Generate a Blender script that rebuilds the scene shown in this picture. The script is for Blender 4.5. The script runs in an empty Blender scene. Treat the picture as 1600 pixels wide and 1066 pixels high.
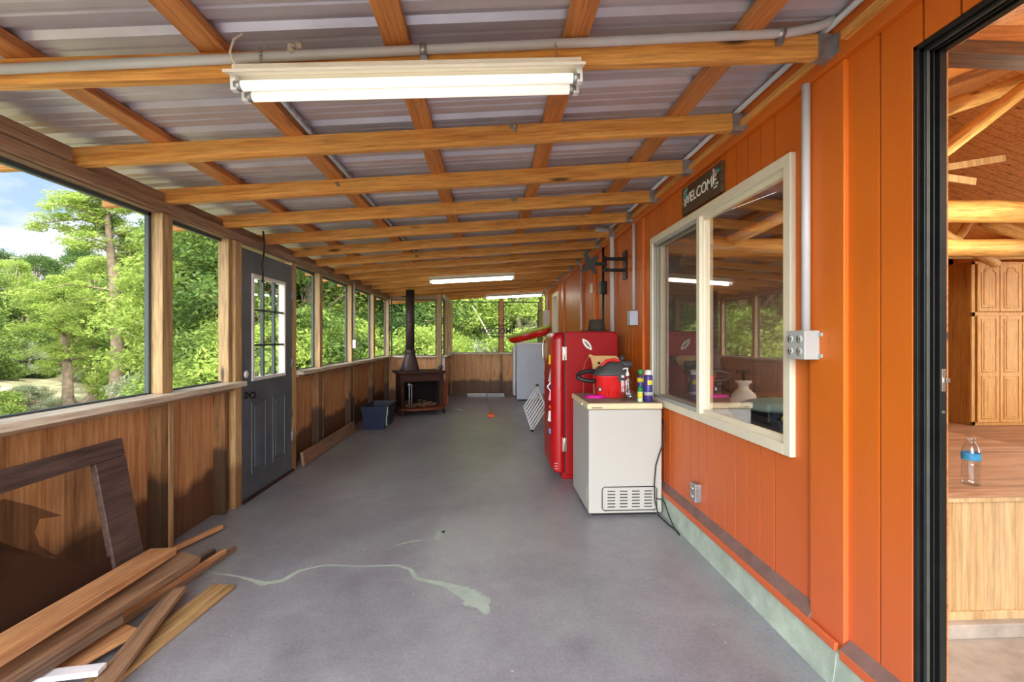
import bpy, math, random
import numpy as np
from mathutils import Vector, Matrix
C = bpy.context.scene.collection
SC = bpy.context.scene
PI = math.pi
R = math.radians
random.seed(7)

# ---------------------------------------------------------------- camera, sky, sun, exposure
cam_d = bpy.data.cameras.new('camera'); cam = bpy.data.objects.new('camera', cam_d); C.objects.link(cam)
YAW = math.atan(34 / 711)
cam.location = (0, 0, 1.32); cam.rotation_euler = (PI / 2, 0, -YAW)
cam_d.sensor_width = 36; cam_d.lens = 16.0; cam_d.shift_y = -4 / 1600; cam_d.clip_start = 0.02; cam_d.clip_end = 500
SC.camera = cam
SC.view_settings.view_transform = 'Standard'; SC.view_settings.look = 'None'
SC.view_settings.exposure = 0.70; SC.view_settings.gamma = 1; SC.view_settings.use_curve_mapping = False
try:
    SC.cycles.use_denoising = True
    SC.cycles.max_bounces = 14; SC.cycles.diffuse_bounces = 8; SC.cycles.transparent_max_bounces = 24
    SC.cycles.sample_clamp_indirect = 8
except Exception:
    pass
SUN_STR, SKY_STR, SKY_FILL = 5.2, .85, 6.5
sun_d = bpy.data.lights.new('sun', 'SUN'); sun = bpy.data.objects.new('sun', sun_d); C.objects.link(sun)
sun_d.energy = SUN_STR; sun_d.angle = R(1.5); sun_d.color = (1, .95, .86)
sun.rotation_euler = Vector((1.0, -0.35, 1.45)).to_track_quat('Z', 'Y').to_euler()
sun.location = (30, -10, 40)

w = bpy.data.worlds.new('sky'); SC.world = w; w.use_nodes = True
nt = w.node_tree; nt.nodes.clear()
def N(nt, t, **k):
    n = nt.nodes.new(t)
    for a, b in k.items():
        if a.startswith('_'): setattr(n, a[1:], b)
    return n
tc = N(nt, 'ShaderNodeTexCoord'); sep = N(nt, 'ShaderNodeSeparateXYZ'); nt.links.new(tc.outputs['Generated'], sep.inputs[0])
rmp = N(nt, 'ShaderNodeValToRGB'); nt.links.new(sep.outputs['Z'], rmp.inputs[0])
e = rmp.color_ramp.elements
e[0].position = 0.0; e[0].color = (.62, .78, .95, 1); e[1].position = .55; e[1].color = (.16, .36, .80, 1)
mp = N(nt, 'ShaderNodeMapping'); mp.inputs['Scale'].default_value = (1, 1, 2.2); nt.links.new(tc.outputs['Generated'], mp.inputs[0])
nz = N(nt, 'ShaderNodeTexNoise'); nz.inputs['Scale'].default_value = 3.3; nz.inputs['Detail'].default_value = 7; nz.inputs['Roughness'].default_value = .55
nt.links.new(mp.outputs[0], nz.inputs[0])
cr = N(nt, 'ShaderNodeValToRGB'); nt.links.new(nz.outputs['Fac'], cr.inputs[0])
cr.color_ramp.elements[0].position = .46; cr.color_ramp.elements[1].position = .60
mix = N(nt, 'ShaderNodeMixRGB'); nt.links.new(cr.outputs[0], mix.inputs[0]); nt.links.new(rmp.outputs[0], mix.inputs[1]); mix.inputs[2].default_value = (1, 1, 1, 1)
# unseen bright lobe added to the sky behind the camera, fills the porch
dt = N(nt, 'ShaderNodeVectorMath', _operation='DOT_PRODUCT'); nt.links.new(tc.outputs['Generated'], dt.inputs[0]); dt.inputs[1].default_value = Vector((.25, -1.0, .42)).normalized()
gl = N(nt, 'ShaderNodeMapRange', _interpolation_type='SMOOTHSTEP'); nt.links.new(dt.outputs['Value'], gl.inputs[0]); gl.inputs[1].default_value = .15; gl.inputs[2].default_value = .95; gl.inputs[3].default_value = 0; gl.inputs[4].default_value = SKY_FILL / SKY_STR
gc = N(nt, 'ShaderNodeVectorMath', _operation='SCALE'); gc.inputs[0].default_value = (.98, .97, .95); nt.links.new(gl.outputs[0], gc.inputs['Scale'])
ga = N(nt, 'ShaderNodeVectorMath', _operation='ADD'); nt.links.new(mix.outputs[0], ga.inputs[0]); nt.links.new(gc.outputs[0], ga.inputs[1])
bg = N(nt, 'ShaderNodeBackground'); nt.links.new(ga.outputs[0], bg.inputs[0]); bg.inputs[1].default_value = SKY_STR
out = N(nt, 'ShaderNodeOutputWorld'); nt.links.new(bg.outputs[0], out.inputs[0])

# ---------------------------------------------------------------- materials
def srgb(r, g, b):
    f = lambda c: (c / 255 / 12.92) if c / 255 <= .04045 else ((c / 255 + .055) / 1.055) ** 2.4
    return (f(r), f(g), f(b), 1)
def newmat(name):
    m = bpy.data.materials.new(name); m.use_nodes = True; t = m.node_tree; b = t.nodes['Principled BSDF']; return m, t, b
def noise_fac(t, scale, vec_scale=(1, 1, 1), detail=6, rough=.6, coord='Object', rnd=True):
    c = t.nodes.new('ShaderNodeTexCoord'); m = t.nodes.new('ShaderNodeMapping'); m.inputs['Scale'].default_value = vec_scale
    t.links.new(c.outputs[coord], m.inputs[0])
    src = m.outputs[0]
    if rnd:
        oi = t.nodes.new('ShaderNodeObjectInfo'); mu = t.nodes.new('ShaderNodeMath'); mu.operation = 'MULTIPLY'; mu.inputs[1].default_value = 37.0
        t.links.new(oi.outputs['Random'], mu.inputs[0]); ad = t.nodes.new('ShaderNodeVectorMath'); ad.operation = 'ADD'
        t.links.new(src, ad.inputs[0]); t.links.new(mu.outputs[0], ad.inputs[1]); src = ad.outputs[0]
    n = t.nodes.new('ShaderNodeTexNoise'); n.inputs['Scale'].default_value = scale; n.inputs['Detail'].default_value = detail; n.inputs['Roughness'].default_value = rough
    t.links.new(src, n.inputs['Vector']); return n.outputs['Fac'], src
def ramp(t, fac, stops):
    r = t.nodes.new('ShaderNodeValToRGB'); t.links.new(fac, r.inputs[0]); el = r.color_ramp.elements
    while len(el) < len(stops): el.new(.5)
    for i, (p, c) in enumerate(stops): el[i].position = p; el[i].color = c
    return r.outputs[0]
def mixc(t, fac, a, b, mode='MIX'):
    m = t.nodes.new('ShaderNodeMixRGB'); m.blend_type = mode
    for i, v in ((0, fac), (1, a), (2, b)):
        if isinstance(v, (tuple, list)) or isinstance(v, (int, float)): m.inputs[i].default_value = v
        else: t.links.new(v, m.inputs[i])
    return m.outputs[0]
def bump(t, b, h, s, d=.01):
    bp = t.nodes.new('ShaderNodeBump'); bp.inputs['Strength'].default_value = s; bp.inputs['Distance'].default_value = d
    t.links.new(h, bp.inputs['Height']); t.links.new(bp.outputs[0], b.inputs['Normal'])
def plain(name, col, rough=.5, metal=0, var=.12, scale=6, bmp=.05, spec=.5, coat=0):
    m, t, b = newmat(name)
    f, _ = noise_fac(t, scale)
    lo = tuple(c * (1 - var) for c in col[:3]) + (1,); hi = tuple(min(1, c * (1 + var)) for c in col[:3]) + (1,)
    t.links.new(ramp(t, f, [(.3, lo), (.7, hi)]), b.inputs['Base Color'])
    b.inputs['Roughness'].default_value = rough; b.inputs['Metallic'].default_value = metal
    b.inputs['Specular IOR Level'].default_value = spec
    if coat: b.inputs['Coat Weight'].default_value = coat
    if bmp: bump(t, b, f, bmp)
    return m
def wood(name, a, b_, axis='X', rough=.55, knots=True, stain=None, dark=None, gs=1.0, knot_sep=1.0):
    """grain stretched along an axis of the board's own coordinates"""
    m, t, b = newmat(name)
    st = {'X': (.9, 16, 16), 'Y': (16, .9, 16), 'Z': (16, 16, .9)}[axis]
    f, src = noise_fac(t, 1.6 * gs, st, detail=8, rough=.62)
    f2, _ = noise_fac(t, 5 * gs, tuple(s * 1.0 for s in st), detail=4, rough=.7)
    dk = dark or tuple(c * .42 for c in a[:3]) + (1,)
    col = ramp(t, f, [(.34, dk), (.44, a), (.56, b_), (.66, tuple(c * .72 for c in a[:3]) + (1,))])
    col = mixc(t, .45, col, ramp(t, f2, [(.36, tuple(c * .45 for c in a[:3]) + (1,)), (.6, b_)]))
    if knots:
        c = t.nodes.new('ShaderNodeTexCoord'); mp = t.nodes.new('ShaderNodeMapping')
        k = {'X': (1.9, 9, 9), 'Y': (9, 1.9, 9), 'Z': (9, 9, 1.9)}[axis]
        mp.inputs['Scale'].default_value = k; t.links.new(c.outputs['Object'], mp.inputs[0])
        oi = t.nodes.new('ShaderNodeObjectInfo'); mu = t.nodes.new('ShaderNodeMath'); mu.operation = 'MULTIPLY'; mu.inputs[1].default_value = 53
        t.links.new(oi.outputs['Random'], mu.inputs[0]); ad = t.nodes.new('ShaderNodeVectorMath'); t.links.new(mp.outputs[0], ad.inputs[0]); t.links.new(mu.outputs[0], ad.inputs[1])
        v = t.nodes.new('ShaderNodeTexVoronoi'); v.inputs['Scale'].default_value = .8 * knot_sep; t.links.new(ad.outputs[0], v.inputs['Vector'])
        kc = ramp(t, v.outputs['Distance'], [(.055, (1, 1, 1, 1)), (.13, (0, 0, 0, 1))])
        col = mixc(t, kc, col, tuple(c * .16 for c in a[:3]) + (1,))
    if stain:   # dirt and damp creeping up from the floor: (height, colour)
        g = t.nodes.new('ShaderNodeNewGeometry'); s = t.nodes.new('ShaderNodeSeparateXYZ'); t.links.new(g.outputs['Position'], s.inputs[0])
        n = t.nodes.new('ShaderNodeTexNoise'); n.inputs['Scale'].default_value = 5; n.inputs['Detail'].default_value = 6; t.links.new(g.outputs['Position'], n.inputs['Vector'])
        m1 = t.nodes.new('ShaderNodeMath'); m1.operation = 'MULTIPLY_ADD'; m1.inputs[1].default_value = .22; t.links.new(n.outputs['Fac'], m1.inputs[0]); t.links.new(s.outputs['Z'], m1.inputs[2])
        h = stain[0] + .11
        sf = ramp(t, m1.outputs[0], [(h - .05, (1, 1, 1, 1)), (h + .02, (0, 0, 0, 1))])
        col = mixc(t, mixc(t, 1, sf, (stain[2],) * 3 + (1,), 'MULTIPLY'), col, stain[1])
    t.links.new(col, b.inputs['Base Color']); b.inputs['Roughness'].default_value = rough
    bump(t, b, f2, .12, .004)
    return m
M = {}
M['rafter'] = wood('orange_pine', srgb(216, 140, 58), srgb(240, 176, 92), dark=srgb(200, 122, 48))
M['purlin'] = wood('brown_pine', srgb(190, 116, 56), srgb(214, 142, 78), dark=srgb(160, 92, 40))
M['header'] = wood('weathered_tan_beam', srgb(142, 110, 84), srgb(176, 146, 116))
M['post'] = wood('green_tan_post', srgb(160, 128, 84), srgb(200, 168, 118), axis='Z')
M['stud'] = wood('treated_stud', srgb(128, 92, 56), srgb(165, 124, 78), axis='Z', stain=(.5, srgb(50, 34, 26), .85))
M['casing'] = wood('pale_casing', srgb(190, 152, 98), srgb(214, 180, 126), axis='Z', stain=(.35, srgb(120, 84, 50), .7))
M['panel'] = wood('plywood_panel', srgb(192, 132, 82), srgb(220, 168, 114), axis='Z', knots=True, gs=.7, knot_sep=.45, stain=(.34, srgb(70, 44, 32), .85))
M['sill'] = wood('sill_board', srgb(200, 184, 158), srgb(230, 218, 196), axis='X', knots=False)
M['plank_tan'] = wood('tan_plank', srgb(186, 128, 84), srgb(212, 160, 112))
M['plank_brown'] = wood('brown_plank', srgb(122, 92, 70), srgb(158, 124, 96))
M['plank_grey'] = wood('grey_brown_plank', srgb(82, 62, 52), srgb(130, 108, 90))
M['plank_yellow'] = wood('yellowish_plank', srgb(150, 118, 76), srgb(186, 152, 104))
M['frame_brown'] = wood('dark_brown_frame', srgb(66, 50, 46), srgb(92, 72, 66), knots=False)
M['white_trim'] = plain('white_trim', srgb(225, 225, 232), .5)
M['dark_frame'] = plain('dark_spline', srgb(62, 76, 76), .5)
M['pvc'] = plain('grey_pvc', srgb(196, 196, 198), .4, var=.06)
M['galv'] = plain('galvanised', srgb(165, 168, 172), .4, .7, var=.25, scale=30)
M['enamel'] = plain('cream_enamel', srgb(228, 220, 200), .4, var=.03)
M['tubeglass'] = plain('fluorescent_tube', srgb(250, 248, 238), .2, var=.02)
_b = M['tubeglass'].node_tree.nodes['Principled BSDF']; _b.inputs['Emission Color'].default_value = (1, .95, .84, 1); _b.inputs['Emission Strength'].default_value = .4  # faint added glow, the tube itself is off
M['tubeglow'] = plain('fluorescent_tube_added_glow', srgb(250, 248, 238), .2, var=.02)
_b = M['tubeglow'].node_tree.nodes['Principled BSDF']; _b.inputs['Emission Color'].default_value = (1, .95, .88, 1); _b.inputs['Emission Strength'].default_value = 13  # glow added to switched-off tubes, brightens the far porch
M['black'] = plain('black_plastic', srgb(24, 24, 26), .45)
M['blackmetal'] = plain('black_metal', srgb(20, 20, 22), .4, .3)
M['doorblue'] = plain('slate_door_paint', srgb(84, 94, 104), .5, var=.25, scale=3)
M['white'] = plain('white_paint', srgb(226, 226, 224), .45, var=.05)
M['winframe'] = plain('cream_window_frame', srgb(228, 220, 196), .45, var=.05)
M['green_found'] = plain('pale_green_paint', srgb(170, 184, 168), .85, var=.22, scale=9, bmp=.5)
M['dirt'] = plain('dusty_ledge', srgb(120, 92, 84), .9, var=.2, scale=12)
M['darkframe'] = plain('black_aluminium', srgb(34, 36, 36), .38, .3, var=.3, scale=10)
M['darkgrey'] = plain('grey_aluminium', srgb(84, 88, 84), .4, .3, var=.2, scale=10)
M['chrome'] = plain('chrome', srgb(205, 200, 190), .25, .9, var=.1)
M['red'] = plain('red_enamel', srgb(172, 12, 20), .35, var=.12, coat=.1)
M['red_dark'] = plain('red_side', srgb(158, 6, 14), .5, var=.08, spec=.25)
M['freezer'] = plain('freezer_white', srgb(184, 184, 177), .45, var=.03, scale=2)
M['lid'] = plain('yellowed_lid', srgb(222, 208, 168), .5, var=.06)
M['grime'] = plain('grimy_lid_top', srgb(150, 128, 112), .8, var=.35, scale=14)
M['vacred'] = plain('bright_red_plastic', srgb(214, 34, 34), .45, var=.05)
M['vacgrey'] = plain('charcoal_plastic', srgb(68, 72, 72), .5, var=.08)
M['tan'] = plain('tan_wooden_board', srgb(204, 160, 104), .6, var=.12)
M['pink'] = plain('magenta_plastic', srgb(200, 20, 140), .5)
M['purple'] = plain('purple_can', srgb(66, 54, 128), .35, .2)
M['yellow'] = plain('yellow', srgb(226, 204, 40), .5)
M['green'] = plain('green_cap', srgb(14, 140, 66), .45)
M['palegreen'] = plain('pale_green_plastic', srgb(196, 220, 170), .4)
M['orange_plastic'] = plain('orange_plastic', srgb(230, 84, 24), .5)
M['bluebin'] = plain('navy_bin', srgb(18, 36, 66), .45, var=.08)
M['teal'] = plain('dark_teal_bin', srgb(40, 62, 74), .45)
M['iron'] = plain('rusty_cast_iron', srgb(62, 34, 26), .65, .3, var=.4, scale=9, bmp=.3)
M['ironred'] = plain('reddish_iron', srgb(120, 62, 38), .6, .2, var=.3, scale=9)
M['pipe'] = plain('flue_pipe', srgb(72, 60, 60), .5, .4, var=.25)
M['soot'] = plain('soot', srgb(12, 10, 9), .9)
M['ash'] = plain('ash_and_chips', srgb(110, 80, 60), .95, var=.5, scale=30)
M['boxgrey'] = plain('grey_box', srgb(172, 174, 172), .45, var=.04)
M['boxdark'] = plain('dark_slot', srgb(60, 60, 60), .6)
M['signwood'] = wood('sign_wood', srgb(66, 48, 34), srgb(96, 72, 50), axis='Y', knots=False)
M['ltpaint'] = plain('white_lettering', srgb(240, 238, 230), .6)
M['teal_leaf'] = plain('teal_leaves', srgb(90, 170, 160), .6)
M['pinkflower'] = plain('pink_flower', srgb(235, 170, 180), .6)
M['washer'] = plain('white_appliance', srgb(190, 200, 216), .4, var=.04)
M['floatred'] = plain('red_vinyl', srgb(214, 36, 28), .25, var=.1)
M['floatrind'] = plain('green_yellow_vinyl', srgb(170, 190, 80), .3, var=.15)
M['nest'] = plain('mud_nest', srgb(150, 134, 116), .95, var=.4, scale=60, bmp=.6)
M['hat'] = plain('dark_brown_felt', srgb(66, 58, 50), .9)
M['label_blue'] = plain('blue_label', srgb(60, 150, 200), .5, var=.2, scale=40)
M['interior_plank'] = wood('amber_ceiling_plank', srgb(196, 116, 48), srgb(226, 150, 72), axis='X')
M['log'] = wood('peeled_log', srgb(206, 152, 78), srgb(236, 192, 118), axis='X')
M['darkbeam'] = wood('dark_beam', srgb(96, 62, 36), srgb(130, 88, 54), axis='X')
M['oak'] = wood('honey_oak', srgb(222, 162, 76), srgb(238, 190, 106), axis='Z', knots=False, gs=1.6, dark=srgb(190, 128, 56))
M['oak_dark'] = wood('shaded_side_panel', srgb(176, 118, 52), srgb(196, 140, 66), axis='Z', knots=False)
M['pine_panel'] = wood('pale_pine_board', srgb(216, 178, 126), srgb(234, 202, 154), axis='Z', dark=srgb(196, 154, 104), gs=.6, knot_sep=.6)
M['wood_floor'] = wood('worn_wood_floor', srgb(176, 122, 84), srgb(206, 164, 128), axis='X', knots=False, gs=.5)
M['concrete'] = plain('pale_concrete', srgb(176, 168, 158), .9, var=.3, scale=7, bmp=.3)
M['bark'] = plain('grey_bark', srgb(120, 104, 86), .95, var=.45, scale=5, bmp=.7)
M['bark_pale'] = plain('pale_bark', srgb(178, 164, 140), .95, var=.3, scale=6, bmp=.4)
M['cardboard'] = plain('cardboard', srgb(150, 110, 70), .9)
M['jug'] = plain('milky_plastic', srgb(226, 226, 218), .4, var=.03)
M['cloth'] = plain('pale_teal_cloth', srgb(150, 180, 176), .9)

def orange_mat():
    m, t, b = newmat('orange_wall_paint')
    c = t.nodes.new('ShaderNodeTexCoord')
    f, _ = noise_fac(t, 2.2, (1, 1, .35), rnd=False)
    g, _ = noise_fac(t, 26, (1, 1, .25), detail=8, rnd=False)
    col = ramp(t, f, [(.3, srgb(200, 96, 20)), (.7, srgb(216, 112, 26))])
    # redder paint towards the bottom of the siding
    geo = t.nodes.new('ShaderNodeNewGeometry'); s = t.nodes.new('ShaderNodeSeparateXYZ'); t.links.new(geo.outputs['Position'], s.inputs[0])
    zf = ramp(t, s.outputs['Z'], [(.2, (1, 1, 1, 1)), (1.0, (0, 0, 0, 1))])
    col = mixc(t, zf, col, srgb(208, 102, 58))
    fl = ramp(t, g, [(.27, (1, 1, 1, 1)), (.32, (0, 0, 0, 1))])
    col = mixc(t, mixc(t, 1, fl, (.45, .45, .45, 1), 'MULTIPLY'), col, srgb(150, 70, 40))
    t.links.new(col, b.inputs['Base Color']); b.inputs['Roughness'].default_value = .45
    bump(t, b, g, .25, .004)
    return m
M['orange'] = orange_mat()
M['groove'] = plain('bare_groove', srgb(120, 62, 40), .9, var=.5, scale=20)

def floor_mat():
    m, t, b = newmat('stained_concrete')
    f, _ = noise_fac(t, .9, detail=10, rough=.62, rnd=False); g, _ = noise_fac(t, 5, detail=10, rough=.7, rnd=False); h, _ = noise_fac(t, 70, detail=4, rnd=False)
    f3, _ = noise_fac(t, 1.7, (1, .5, 1), detail=8, rough=.6, rnd=False)
    col = ramp(t, f, [(.36, srgb(100, 100, 112)), (.5, srgb(122, 123, 134)), (.64, srgb(146, 149, 156))])
    col = mixc(t, .40, col, ramp(t, g, [(.25, srgb(84, 84, 92)), (.69, srgb(164, 167, 172))]))
    col = mixc(t, .18, col, ramp(t, h, [(.30, srgb(80, 80, 84)), (.70, srgb(190, 190, 190))]))
    gr = ramp(t, f3, [(.54, (0, 0, 0, 1)), (.66, (.22, .22, .22, 1))])
    col = mixc(t, gr, col, srgb(150, 172, 160))
    v = t.nodes.new('ShaderNodeTexVoronoi'); v.inputs['Scale'].default_value = 7; c = t.nodes.new('ShaderNodeTexCoord'); t.links.new(c.outputs['Object'], v.inputs['Vector'])
    col = mixc(t, ramp(t, v.outputs['Distance'], [(.03, (.8, .8, .8, 1)), (.05, (0, 0, 0, 1))]), col, srgb(186, 184, 176))
    t.links.new(col, b.inputs['Base Color'])
    b.inputs['Specular IOR Level'].default_value = .85
    rr = ramp(t, g, [(.2, (.32,) * 3 + (1,)), (.7, (.40,) * 3 + (1,))]); t.links.new(rr, b.inputs['Roughness'])
    bump(t, b, g, .12, .01)
    return m
M['floor'] = floor_mat()
M['streak'] = plain('pale_green_streak', srgb(158, 172, 160), .8, var=.12, scale=12)

def roof_mat():
    m, t, b = newmat('galvanised_roof')
    f, _ = noise_fac(t, 1.6, (1, 2, 1), rnd=False); g, _ = noise_fac(t, 40, rnd=False)
    col = ramp(t, f, [(.3, srgb(176, 170, 178)), (.7, srgb(212, 210, 218))])
    col = mixc(t, ramp(t, g, [(.70, (0, 0, 0, 1)), (.76, (.7, .7, .7, 1))]), col, srgb(80, 74, 76))
    t.links.new(col, b.inputs['Base Color']); b.inputs['Metallic'].default_value = .35; b.inputs['Roughness'].default_value = .34
    return m
M['roof'] = roof_mat()

def leaf_mat(name, c1, c2, c3):
    m, t, b = newmat(name)
    f, _ = noise_fac(t, 1.1, detail=3)
    g, _ = noise_fac(t, 9, detail=2)
    col = ramp(t, f, [(.3, c1), (.5, c2), (.7, c3)])
    col = mixc(t, .35, col, ramp(t, g, [(.35, c1), (.65, c3)]))
    t.links.new(col, b.inputs['Base Color']); b.inputs['Roughness'].default_value = .6; b.inputs['Specular IOR Level'].default_value = .2
    tr = t.nodes.new('ShaderNodeBsdfTranslucent'); t.links.new(col, tr.inputs[0]); mx = t.nodes.new('ShaderNodeMixShader'); mx.inputs[0].default_value = .45
    t.links.new(b.outputs[0], mx.inputs[1]); t.links.new(tr.outputs[0], mx.inputs[2]); t.links.new(mx.outputs[0], t.nodes['Material Output'].inputs[0])
    return m
M['leaf_light'] = leaf_mat('light_cypress_leaves', srgb(102, 128, 56), srgb(144, 168, 74), srgb(180, 196, 100))
M['leaf_mid'] = leaf_mat('green_leaves', srgb(66, 90, 42), srgb(102, 128, 58), srgb(150, 168, 80))
M['leaf_dark'] = leaf_mat('dark_leaves', srgb(44, 66, 34), srgb(70, 96, 44), srgb(104, 132, 62))
M['leaf_grey'] = leaf_mat('mossy_grey_leaves', srgb(118, 128, 96), srgb(150, 160, 122), srgb(178, 186, 150))

def see(name, tint, fac, rough=.02, refl=True, ior=1.5, boost=1.0):
    """pane or mesh that lets light straight through, with a reflecting coat"""
    m = bpy.data.materials.new(name); m.use_nodes = True; t = m.node_tree; t.nodes.clear()
    o = t.nodes.new('ShaderNodeOutputMaterial'); tr = t.nodes.new('ShaderNodeBsdfTransparent'); tr.inputs[0].default_value = tint
    if refl:
        g = t.nodes.new('ShaderNodeBsdfGlossy'); g.inputs['Roughness'].default_value = rough; g.inputs[0].default_value = (1, 1, 1, 1)
        lw = t.nodes.new('ShaderNodeLayerWeight'); lw.inputs[0].default_value = .5
        fr = t.nodes.new('ShaderNodeMath'); fr.operation = 'POWER'; fr.inputs[1].default_value = 3.2; t.links.new(lw.outputs['Facing'], fr.inputs[0])
        mu = t.nodes.new('ShaderNodeMath'); mu.operation = 'MULTIPLY_ADD'; mu.inputs[1].default_value = boost; mu.inputs[2].default_value = fac; mu.use_clamp = True
        t.links.new(fr.outputs[0], mu.inputs[0]); mx = t.nodes.new('ShaderNodeMixShader'); t.links.new(mu.outputs[0], mx.inputs[0])
        t.links.new(tr.outputs[0], mx.inputs[1]); t.links.new(g.outputs[0], mx.inputs[2])
    else:
        d = t.nodes.new('ShaderNodeBsdfDiffuse'); d.inputs[0].default_value = srgb(70, 74, 74)
        mx = t.nodes.new('ShaderNodeMixShader'); mx.inputs[0].default_value = fac
        t.links.new(tr.outputs[0], mx.inputs[1]); t.links.new(d.outputs[0], mx.inputs[2])
    t.links.new(mx.outputs[0], o.inputs[0]); return m
M['glass'] = see('window_glass', (.93, .95, .93, 1), .14, boost=2.3)
M['thinglass'] = see('door_glass', (.97, .98, .97, 1), .03, boost=.8)
M['clear'] = see('clear_plastic', (.90, .93, .95, 1), .10, rough=.08, boost=1.4)
M['screen'] = see('insect_screen', (1, 1, 1, 1), .10, refl=False)
M['screen_dense'] = see('dark_insect_screen', (1, 1, 1, 1), .42, refl=False)
M['screen_brown'] = see('sagging_brown_screen', (1, 1, 1, 1), .80, refl=False)
M['screen_brown'].node_tree.nodes['Diffuse BSDF'].inputs[0].default_value = srgb(64, 44, 34)

# ---------------------------------------------------------------- mesh helpers
class MB:
    def __init__(s): s.v = []; s.f = []; s.smooth = []
    def add(s, vs, fs, sm=False):
        o = len(s.v); s.v += [tuple(v) for v in vs]; s.f += [tuple(i + o for i in f) for f in fs]; s.smooth += [sm] * len(fs); return s
    def box(s, x0, x1, y0, y1, z0, z1):
        vs = [(x, y, z) for z in (z0, z1) for x, y in ((x0, y0), (x1, y0), (x1, y1), (x0, y1))]
        return s.add(vs, [(3, 2, 1, 0), (4, 5, 6, 7), (0, 1, 5, 4), (1, 2, 6, 5), (2, 3, 7, 6), (3, 0, 4, 7)])
    def prism(s, poly, a0, a1, axis='z', sm=False):
        """poly in the plane across the axis; extruded a0..a1"""
        n = len(poly)
        def P(p, a):
            return {'z': (p[0], p[1], a), 'y': (p[0], a, p[1]), 'x': (a, p[0], p[1])}[axis]
        vs = [P(p, a0) for p in poly] + [P(p, a1) for p in poly]
        fs = [tuple(range(n)), tuple(range(2 * n - 1, n - 1, -1))] + [((i + 1) % n, i, i + n, (i + 1) % n + n) for i in range(n)]
        return s.add(vs, fs, sm)
    def loft(s, rings, cap=True, closed=True, sm=True):
        n = len(rings[0]); vs = [p for r in rings for p in r]; fs = []
        for k in range(len(rings) - 1):
            for i in range(n if closed else n - 1):
                j = (i + 1) % n; fs.append((k * n + i, k * n + j, (k + 1) * n + j, (k + 1) * n + i))
        if cap: fs += [tuple(range(n - 1, -1, -1)), tuple((len(rings) - 1) * n + i for i in range(n))]
        return s.add(vs, fs, sm)
    def tube(s, pts, r, n=10, cap=True):
        pts = [Vector(p) for p in pts]; rs = r if isinstance(r, (list, tuple)) else [r] * len(pts); rings = []
        up = None
        for i, p in enumerate(pts):
            d = (pts[min(i + 1, len(pts) - 1)] - pts[max(i - 1, 0)]).normalized()
            if up is None: up = Vector((0, 0, 1)) if abs(d.z) < .9 else Vector((1, 0, 0))
            a = d.cross(up).normalized(); b = a.cross(d).normalized(); up = b
            rings.append([p + (a * math.cos(t) + b * math.sin(t)) * rs[i] for t in (2 * PI * k / n for k in range(n))])
        return s.loft(rings, cap)
    def lathe(s, prof, c=(0, 0, 0), n=20, cap=True):
        return s.loft([[(c[0] + r * math.cos(2 * PI * k / n), c[1] + r * math.sin(2 * PI * k / n), c[2] + z) for k in range(n)] for r, z in prof], cap)
    def ball(s, c, r, n=10, sq=(1, 1, 1)):
        return s.loft([[(c[0] + sq[0] * r * math.sin(a) * math.cos(2 * PI * k / n), c[1] + sq[1] * r * math.sin(a) * math.sin(2 * PI * k / n), c[2] + sq[2] * r * math.cos(a)) for k in range(n)] for a in (PI * (j + .02) / (6.04) for j in range(7))][::-1])
def W(o):
    return o.matrix_basis.copy() if not o.parent else W(o.parent) @ o.matrix_parent_inverse @ o.matrix_basis
def link(o, parent):
    C.objects.link(o)
    if parent is not None: o.parent = parent; o.matrix_parent_inverse = W(parent).inverted()
def setp(o, label=None, cat=None, group=None, kind=None):
    if label: o['label'] = label
    if cat: o['category'] = cat
    if group: o['group'] = group
    if kind: o['kind'] = kind
    return o
def obj(name, mb, m, parent=None, loc=None, rot=None, bev=0, mat4=None, **k):
    me = bpy.data.meshes.new(name); me.from_pydata([tuple(v) for v in mb.v], [], mb.f); me.validate()
    import bmesh as _b
    bm = _b.new(); bm.from_mesh(me); _b.ops.recalc_face_normals(bm, faces=bm.faces); bm.to_mesh(me); bm.free()
    if len(me.polygons) == len(mb.smooth): me.polygons.foreach_set('use_smooth', mb.smooth)
    me.materials.append(M[m] if isinstance(m, str) else m)
    o = bpy.data.objects.new(name, me)
    if loc: o.location = loc
    if rot: o.rotation_euler = rot
    if mat4 is not None: o.matrix_basis = mat4
    link(o, parent)
    if bev:
        b = o.modifiers.new('bevel', 'BEVEL'); b.width = bev; b.segments = 2; b.limit_method = 'ANGLE'; b.angle_limit = R(50)
    return setp(o, **k)
def empty(name, loc=(0, 0, 0), rotz=0, parent=None, **k):
    o = bpy.data.objects.new(name, None); o.location = loc; o.rotation_euler = (0, 0, rotz); o.empty_display_size = .1; link(o, parent); return setp(o, **k)
def wbox(name, x0, x1, y0, y1, z0, z1, m, parent=None, bev=0, **k):
    """a box in world coordinates whose own origin is its centre"""
    c = ((x0 + x1) / 2, (y0 + y1) / 2, (z0 + z1) / 2); a, b, d = abs(x1 - x0) / 2, abs(y1 - y0) / 2, abs(z1 - z0) / 2
    return obj(name, MB().box(-a, a, -b, b, -d, d), m, parent, loc=c, bev=bev, **k)
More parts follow.
